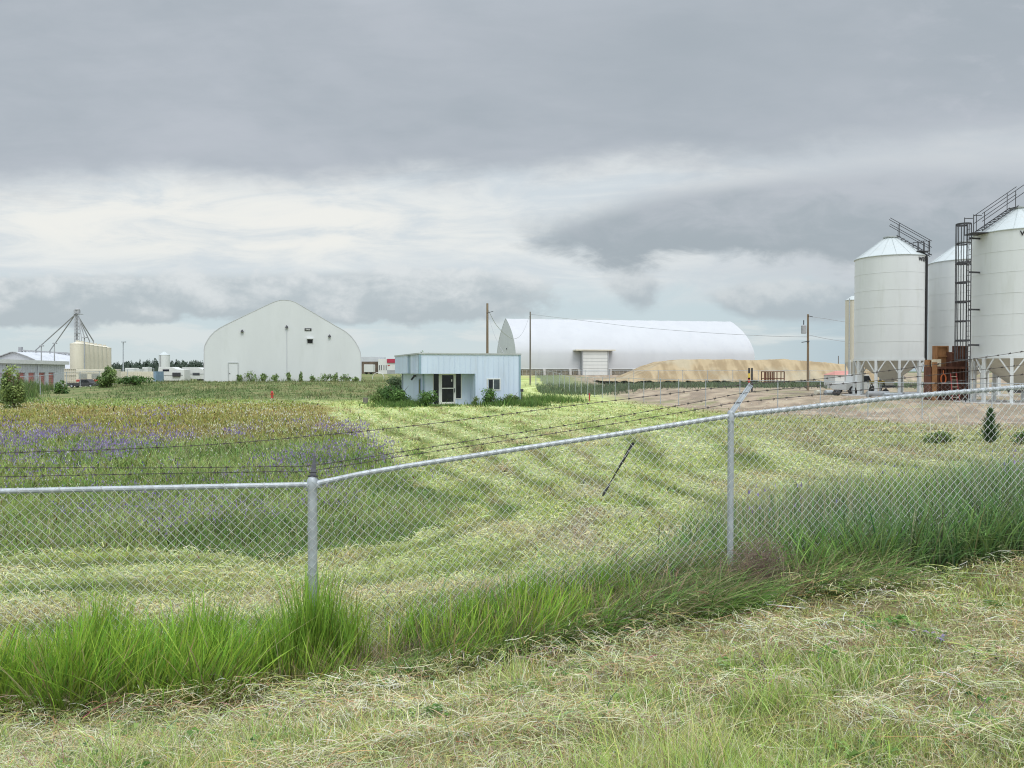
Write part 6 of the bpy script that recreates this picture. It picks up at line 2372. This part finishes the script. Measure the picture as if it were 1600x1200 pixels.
def yard_left():
    # slatted cream crates
    q = at_ground(111, 112)
    t = thing('slatted_bin', 'pale slatted crate stack beside the red-doored shed', 'crate', q)
    h = W(111, 576, 112).z - q.z
    MB().box(q + Vector((0, .9, h / 2)), (1.9, 1.8, h)).build('body', MT['cream'], t)
    m = MB()
    for k in range(7):
        m.box(q + Vector((-.93 + k * .31, -.04, h / 2)), (.08, .08, h))
    for k in range(4):
        m.box(q + Vector((0, -.05, .1 + k * (h - .15) / 3)), (1.96, .1, .09))
    m.build('slat', MT['hopper'], t)
    # cream trailer with louvres and a red stripe
    q = at_ground(147, 105)
    t = thing('louvred_trailer', 'cream plant trailer with grey louvres and a red stripe', 'trailer', q)
    zt = W(140, 577, 105).z
    z0 = q.z + .75
    MB().box((q.x - .0, 106.2, (z0 + zt) / 2), (4.9, 2.4, zt - z0)).build('body', MT['cream'], t, False, .03)
    for a in (-1.5, .25):
        l_ = MB()
        for k in range(5):
            l_.box((q.x + a, 104.97, z0 + .40 + k * .14), (1.15, .06, .07))
        l_.build('louvre', MT['greytrim'], t)
    MB().box((q.x - .4, 104.96, z0 + .06), (4.0, .06, .28)).build('stripe', MT['red'], t)
    MB().box((q.x - .2, 104.96, zt - .45), (4.4, .05, .05)).build('moulding', MT['hopper'], t)
    for a in (-1.6, -.7, 1.5):
        MB().tube([(q.x + a, 105.05, q.z + .42), (q.x + a, 105.35, q.z + .42)], .42, 14).build('wheel', MT['tyre'], t, True)
    m = MB().beam((q.x - 2.3, 105.9, z0 - .12), (q.x + 2.4, 105.9, z0 - .12), .16)
    m.build('chassis', MT['darksteel'], t)
    # dark pickup before it, white car behind
    vehicle('pickup_truck', 'dark grey pickup parked before the cream plant trailer', 'pickup truck', 131, 97, 3.6, 1.05, 1.6, MT['darksteel'], yaw=0.1)
    vehicle('pickup_truck', 'navy pickup parked between the long container and the camper trailer', 'pickup truck', 250, 128, 3.2, 1.75, 1.8, MT['navy'], yaw=math.pi + 0.2, tray=False)
    # long container with a blue end
    a, b = at_ground(170, 118), at_ground(235, 116)
    zt = W(200, 580.5, 117).z
    t = thing('shipping_container', 'long cream shipping container with a blue end', 'container', (a + b) / 2)
    z0 = min(a.z, b.z) - .05
    w = MB().quadbox((a.x, 117, z0), (b.x - a.x, 0, 0), (0, 0, zt - z0), (0, 2.4, 0))
    for k in range(22):
        w.box((a.x + (k + .5) * (b.x - a.x) / 22, 116.97, (z0 + zt) / 2), (.12, .06, zt - z0 - .2))
    w.build('body', MT['cream'], t)
    MB().quadbox((b.x, 116.95, z0), (.45, 0, 0), (0, 0, zt - z0 + .02), (0, 2.5, 0)).build('end_door', MT['steelblue'], t)
    # campers
    def camper(label, p0, p1, ytop, Y, wins, dark):
        a, b = at_ground(p0, Y), at_ground(p1, Y)
        zb = at_ground((p0 + p1) / 2, Y).z
        zt = W(p0, ytop, Y).z
        t = thing('camper_trailer', label, 'camper', Vector(((a.x + b.x) / 2, Y, zb)), 'camper trailers')
        L = b.x - a.x
        pr = [(a.x, zb + 1.5), (a.x + .2, zt), (a.x + L * .55, zt), (a.x + L * .72, zt - .35), (b.x, zt - .4), (b.x, zb + .45), (a.x + L * .24, zb + .45), (a.x + L * .2, zb + 1.45)]
        MB().prism([(x, Y, z) for x, z in pr], (0, 2.4, 0)).build('body', MT['white'], t, False, .04)
        for (w0, w1, y0, y1) in wins:
            f = MB().box(((W(w0, 0, Y).x + W(w1, 0, Y).x) / 2, Y - .01, (W(0, y0, Y).z + W(0, y1, Y).z) / 2), (W(w1, 0, Y).x - W(w0, 0, Y).x, .05, W(0, y0, Y).z - W(0, y1, Y).z))
            f.build('window', MT['glass'], t)
        if dark:
            w0, w1, y0, y1 = dark
            MB().box(((W(w0, 0, Y).x + W(w1, 0, Y).x) / 2, Y - .1, (W(0, y0, Y).z + W(0, y1, Y).z) / 2), (W(w1, 0, Y).x - W(w0, 0, Y).x, .3, W(0, y0, Y).z - W(0, y1, Y).z)).build('slide_out', MT['darksteel'], t)
        MB().box((a.x + L * .5, Y - .02, zb + 1.35), (L * .9, .04, .08)).build('stripe', MT['grey'], t)
        for f in (.6, .68):
            MB().tube([(a.x + L * f, Y + .02, zb + .38), (a.x + L * f, Y + .28, zb + .38)], .38, 14).build('wheel', MT['tyre'], t, True)
    camper('white camper trailer with a raised nose and a dark slide-out', 246, 288, 573.5, 125, [(250, 260, 577, 580.2)], (266, 278, 582.2, 588.5))
    camper('white camper trailer beside the fabric building, right of the one with a slide-out', 283, 330, 574, 131, [(288, 293, 582.5, 586), (297, 308, 582.5, 586.5), (314, 320, 576.5, 578)], None)
    # small white bin
    q = at_ground(257, 150)
    t = thing('steel_bin', 'small white bin with a pointed roof behind the camper trailers', 'grain bin', q)
    zt = W(257, 554.5, 150).z
    MB().lathe(q, [(1.0, -.05), (1.0, zt - q.z)], 28, False).build('shell', MT['silo'], t, True)
    MB().lathe(q, [(1.04, zt - q.z - .03), (.12, zt - q.z + .62)], 28).build('roof', MT['siloroof'], t, True)
    MB().tube([q + Vector((-.35, -.98, 0)), q + Vector((-.35, -.98, zt - q.z))], .07, 5).build('ladder', MT['grey'], t)
    # white covered trailers further back
    for (p0, p1, y0, Y, lab) in ((195, 210, 575, 160, 'white cargo trailer far behind the cream container'), (211, 218, 576.5, 150, 'small white trailer behind the cream container'), (222, 231, 574, 165, 'white van body by the dark trees')):
        a, b = W(p0, y0, Y), W(p1, y0, Y)
        zb = gz(a.x, Y)
        t = thing('cargo_trailer', lab, 'trailer', ((a.x + b.x) / 2, Y, zb), 'white trailers in the left yard')
        m = MB().box(((a.x + b.x) / 2, Y + 1, (zb + .5 + a.z) / 2), (b.x - a.x, 2.0, a.z - zb - .5)).build('body', MT['white'], t, False, .08)
        m = MB()
        for f in (.35, .65):
            m.tube([(a.x + (b.x - a.x) * f, Y + .02, zb + .35), (a.x + (b.x - a.x) * f, Y + .25, zb + .35)], .36, 12)
        m.build('wheel', MT['tyre'], t)


yard_left()


def shop_middle():
    Y = 175
    q = at_ground(590, Y)
    t = thing('shop_building', 'grey shop with a dark open bay and a maroon sign beyond the fabric building', 'building', q)
    X = lambda px: W(px, 0, Y).x
    Z = lambda py: W(600, py, Y).z
    MB().box(((X(560) + X(592)) / 2, Y + 4, (Z(557.5) + q.z) / 2), (X(592) - X(560), 8, Z(557.5) - q.z)).build('wall', MT['greyroof'], t)
    bay = MB().box(((X(563) + X(592)) / 2, Y - .02, (Z(565) + q.z) / 2), (X(592) - X(563) - .1, .08, Z(565) - q.z)).build('bay_shade_panel', MT['bayshade'], t)  # solid dark panel, its colour standing in for the shade inside the bay
    MB().box(((X(592) + X(640)) / 2, Y + 2, (Z(561) + q.z) / 2), (X(640) - X(592), 8.6, Z(561) - q.z)).build('showroom', MT['white'], t)
    MB().box(((X(606) + X(634)) / 2, Y - 2.4, Z(564)), (X(634) - X(606), .25, 1.3 * 175 / 260)).build('sign', MT['maroon'], t)
    for px in (594, 597, 601, 604.5):
        MB().box((X(px), Y - 2.33, Z(574.5)), (.13, .06, 1.1)).build('window', MT['glass'], t)
    MB().box(((X(606) + X(634)) / 2, Y - 2.35, Z(582)), (X(634) - X(606), .08, 1.1)).build('base_panel', MT['grey'], t)
    MB().box((X(608.5), Y - 2.34, Z(571)), (.45, .05, .2)).build('badge', MT['red'], t)
    # white box trailer and hoop
    q = at_ground(576, 150)
    t = thing('cargo_trailer', 'small white box trailer right of the fabric building', 'trailer', q)
    MB().box(q + Vector((0, 1, 1.15)), (1.75, 2.6, 1.5)).build('body', MT['white'], t, False, .05)
    m = MB()
    for a in (-.45, .45):
        m.tube([q + Vector((a, .0, .3)), q + Vector((a, .3, .3))], .3, 12)
    m.build('wheel', MT['tyre'], t)
    b = at_ground(591, 120)
    ring = [b + Vector((-.9 * math.cos(a), 0, 1.1 * math.sin(a) ** .7)) for a in np.linspace(0.02, math.pi - .02, 18)]
    single(MB().tube(ring, .05, 8, True), 'pipe_hoop', MT['white'], 'white pipe hoop in the grass right of the fabric building', 'hoop')


shop_middle()


# ------------------------------------------------------------------ distant trees
def conifer_wood():
    rg = np.random.default_rng(5)
    V, C = [], []
    n = 900
    px = rg.uniform(-60, 700, n)
    Y = rg.uniform(380, 480, n)
    for i in range(n):
        x = (px[i] - CX) / FPX * Y[i]
        h = rg.uniform(5.0, 8.2) * (1.0 + 0.12 * math.sin(px[i] * .03))
        m = 60
        z = rg.uniform(0.02, 1.0, m)
        a = rg.uniform(0, 6.28, m)
        conic = 1.25 if i % 3 else 0.7
        rr = h * .22 * (1 - z) ** (conic * .7) + .12
        pt = np.stack([x + np.cos(a) * rr * .5, Y[i] + np.sin(a) * rr * .5, z * h], 1)
        tip = np.stack([x + np.cos(a) * rr * 1.3, Y[i] + np.sin(a) * rr * 1.3, z * h - .3 * rr], 1)
        sd = np.stack([-np.sin(a) * rr * .55, np.cos(a) * rr * .55, 0 * a], 1)
        up = np.stack([0 * a, 0 * a, .35 * rr + .35], 1)
        tri = np.stack([pt + up, tip - sd, tip + sd], 1)
        V.append(tri.reshape(-1, 3))
        tone = rg.uniform(.8, 1.3)
        C.append(np.tile(np.array((.058, .085, .060)) * tone, (m * 3, 1)) * (1 + rg.normal(0, .15, (m * 3, 1))))
    V = np.vstack(V); C = np.vstack(C)
    # lower scrub closes the foot of the wood
    m = 9000
    sx = rg.uniform(-60, 700, m)
    sy = rg.uniform(372, 470, m)
    x = (sx - CX) / FPX * sy
    h = rg.uniform(2.0, 6.0, m)
    tri = np.stack([np.stack([x - 1.3, sy, h * .35], 1), np.stack([x + 1.3, sy, h * .35 - .2], 1), np.stack([x, sy, h], 1)], 1).reshape(-1, 3)
    V = np.vstack([V, tri])
    C = np.vstack([C, np.tile(np.array((.055, .078, .056)), (m * 3, 1)) * (1 + rg.normal(0, .2, (m * 3, 1)))])
    F = np.arange(len(V)).reshape(-1, 3)
    V[:, 2] += height(V[:, 0], V[:, 1])
    o = np_mesh('conifer_wood', V, F, C, MT['leaf'])
    tag(o, 'far dark line of conifers along the left horizon', 'wood', kind='stuff')


conifer_wood()


def far_tree(label, px, Y, hgt, rad, n, size, cols, seed, cat='tree'):
    b = at_ground(px, Y)
    t = thing('broadleaf_tree', label, cat, b, None)
    V, F, C = leaves(n, (b.x, b.y, b.z + hgt * .66), (rad, rad, hgt * .40), size, cols, 0.3, 12, seed)
    np_mesh('crown', V, F, C, MT['leaf'], t)
    m = MB().tube([b - Vector((0, 0, .2)), b + Vector((.1, 0, hgt * .4)), b + Vector((0, 0, hgt * .8))], [.22, .15, .04], 7)
    rg = random.Random(seed)
    for k in range(7):
        a = rg.uniform(0, 6.28)
        m.tube([b + Vector((.05, 0, hgt * (.3 + .06 * k))), b + Vector((math.cos(a) * rad * .7, math.sin(a) * rad * .7, hgt * (.6 + .05 * k)))], [.07, .02], 5)
    m.build('trunk', MT['bark'], t, True)


far_tree('dark leafy tree behind the arched storehouse at the left edge', 4, 175, 7.2, 3.2, 1500, .28, DKG, 21)
far_tree('thin-crowned tree showing its top above the blue office roof', 664, 98, 4.3, 1.1, 130, .10, DKG, 22)
far_tree('second thin-crowned tree above the office roof, right of the other', 682, 98, 3.9, .8, 90, .10, DKG, 23)
far_tree('rounded green tree seen under the first white bin', 1341, 140, 4.6, 1.6, 700, .2, DKG, 24)


# stones and clods on the dirt
def rubble():
    rg = np.random.default_rng(9)
    n = 2600
    x = rg.uniform(9, 34, n); y = rg.uniform(26, 56, n)
    c, d, *_ = field_colour(x, y)
    k = d > 0.55
    x, y = x[k], y[k]
    n = len(x)
    s = rg.gamma(2, .02, n) + .012
    base = np.array([(1, 0, 0), (-.5, .87, 0), (-.5, -.87, 0), (0, 0, 1)], float)
    ang = rg.uniform(0, 6.28, n)
    V = np.zeros((n, 4, 3))
    for i in range(4):
        bx, by, bz = base[i]
        V[:, i, 0] = x + s * (bx * np.cos(ang) - by * np.sin(ang)) * rg.uniform(.7, 1.4, n)
        V[:, i, 1] = y + s * (bx * np.sin(ang) + by * np.cos(ang)) * rg.uniform(.7, 1.4, n)
        V[:, i, 2] = height(x, y) + s * bz * .8 - .01
    F = (np.arange(n)[:, None, None] * 4 + np.array([(0, 1, 3), (1, 2, 3), (2, 0, 3)])[None]).reshape(-1, 3)
    col = np.array([(.38, .29, .21), (.28, .21, .15), (.44, .38, .31), (.34, .27, .2)])[rg.integers(0, 4, n)]
    o = np_mesh('rubble', V.reshape(-1, 3), F, np.repeat(col, 4, 0), MT['ground'])
    tag(o, 'clods and stones scattered over the bare dirt bank', 'rubble', kind='stuff')


rubble()
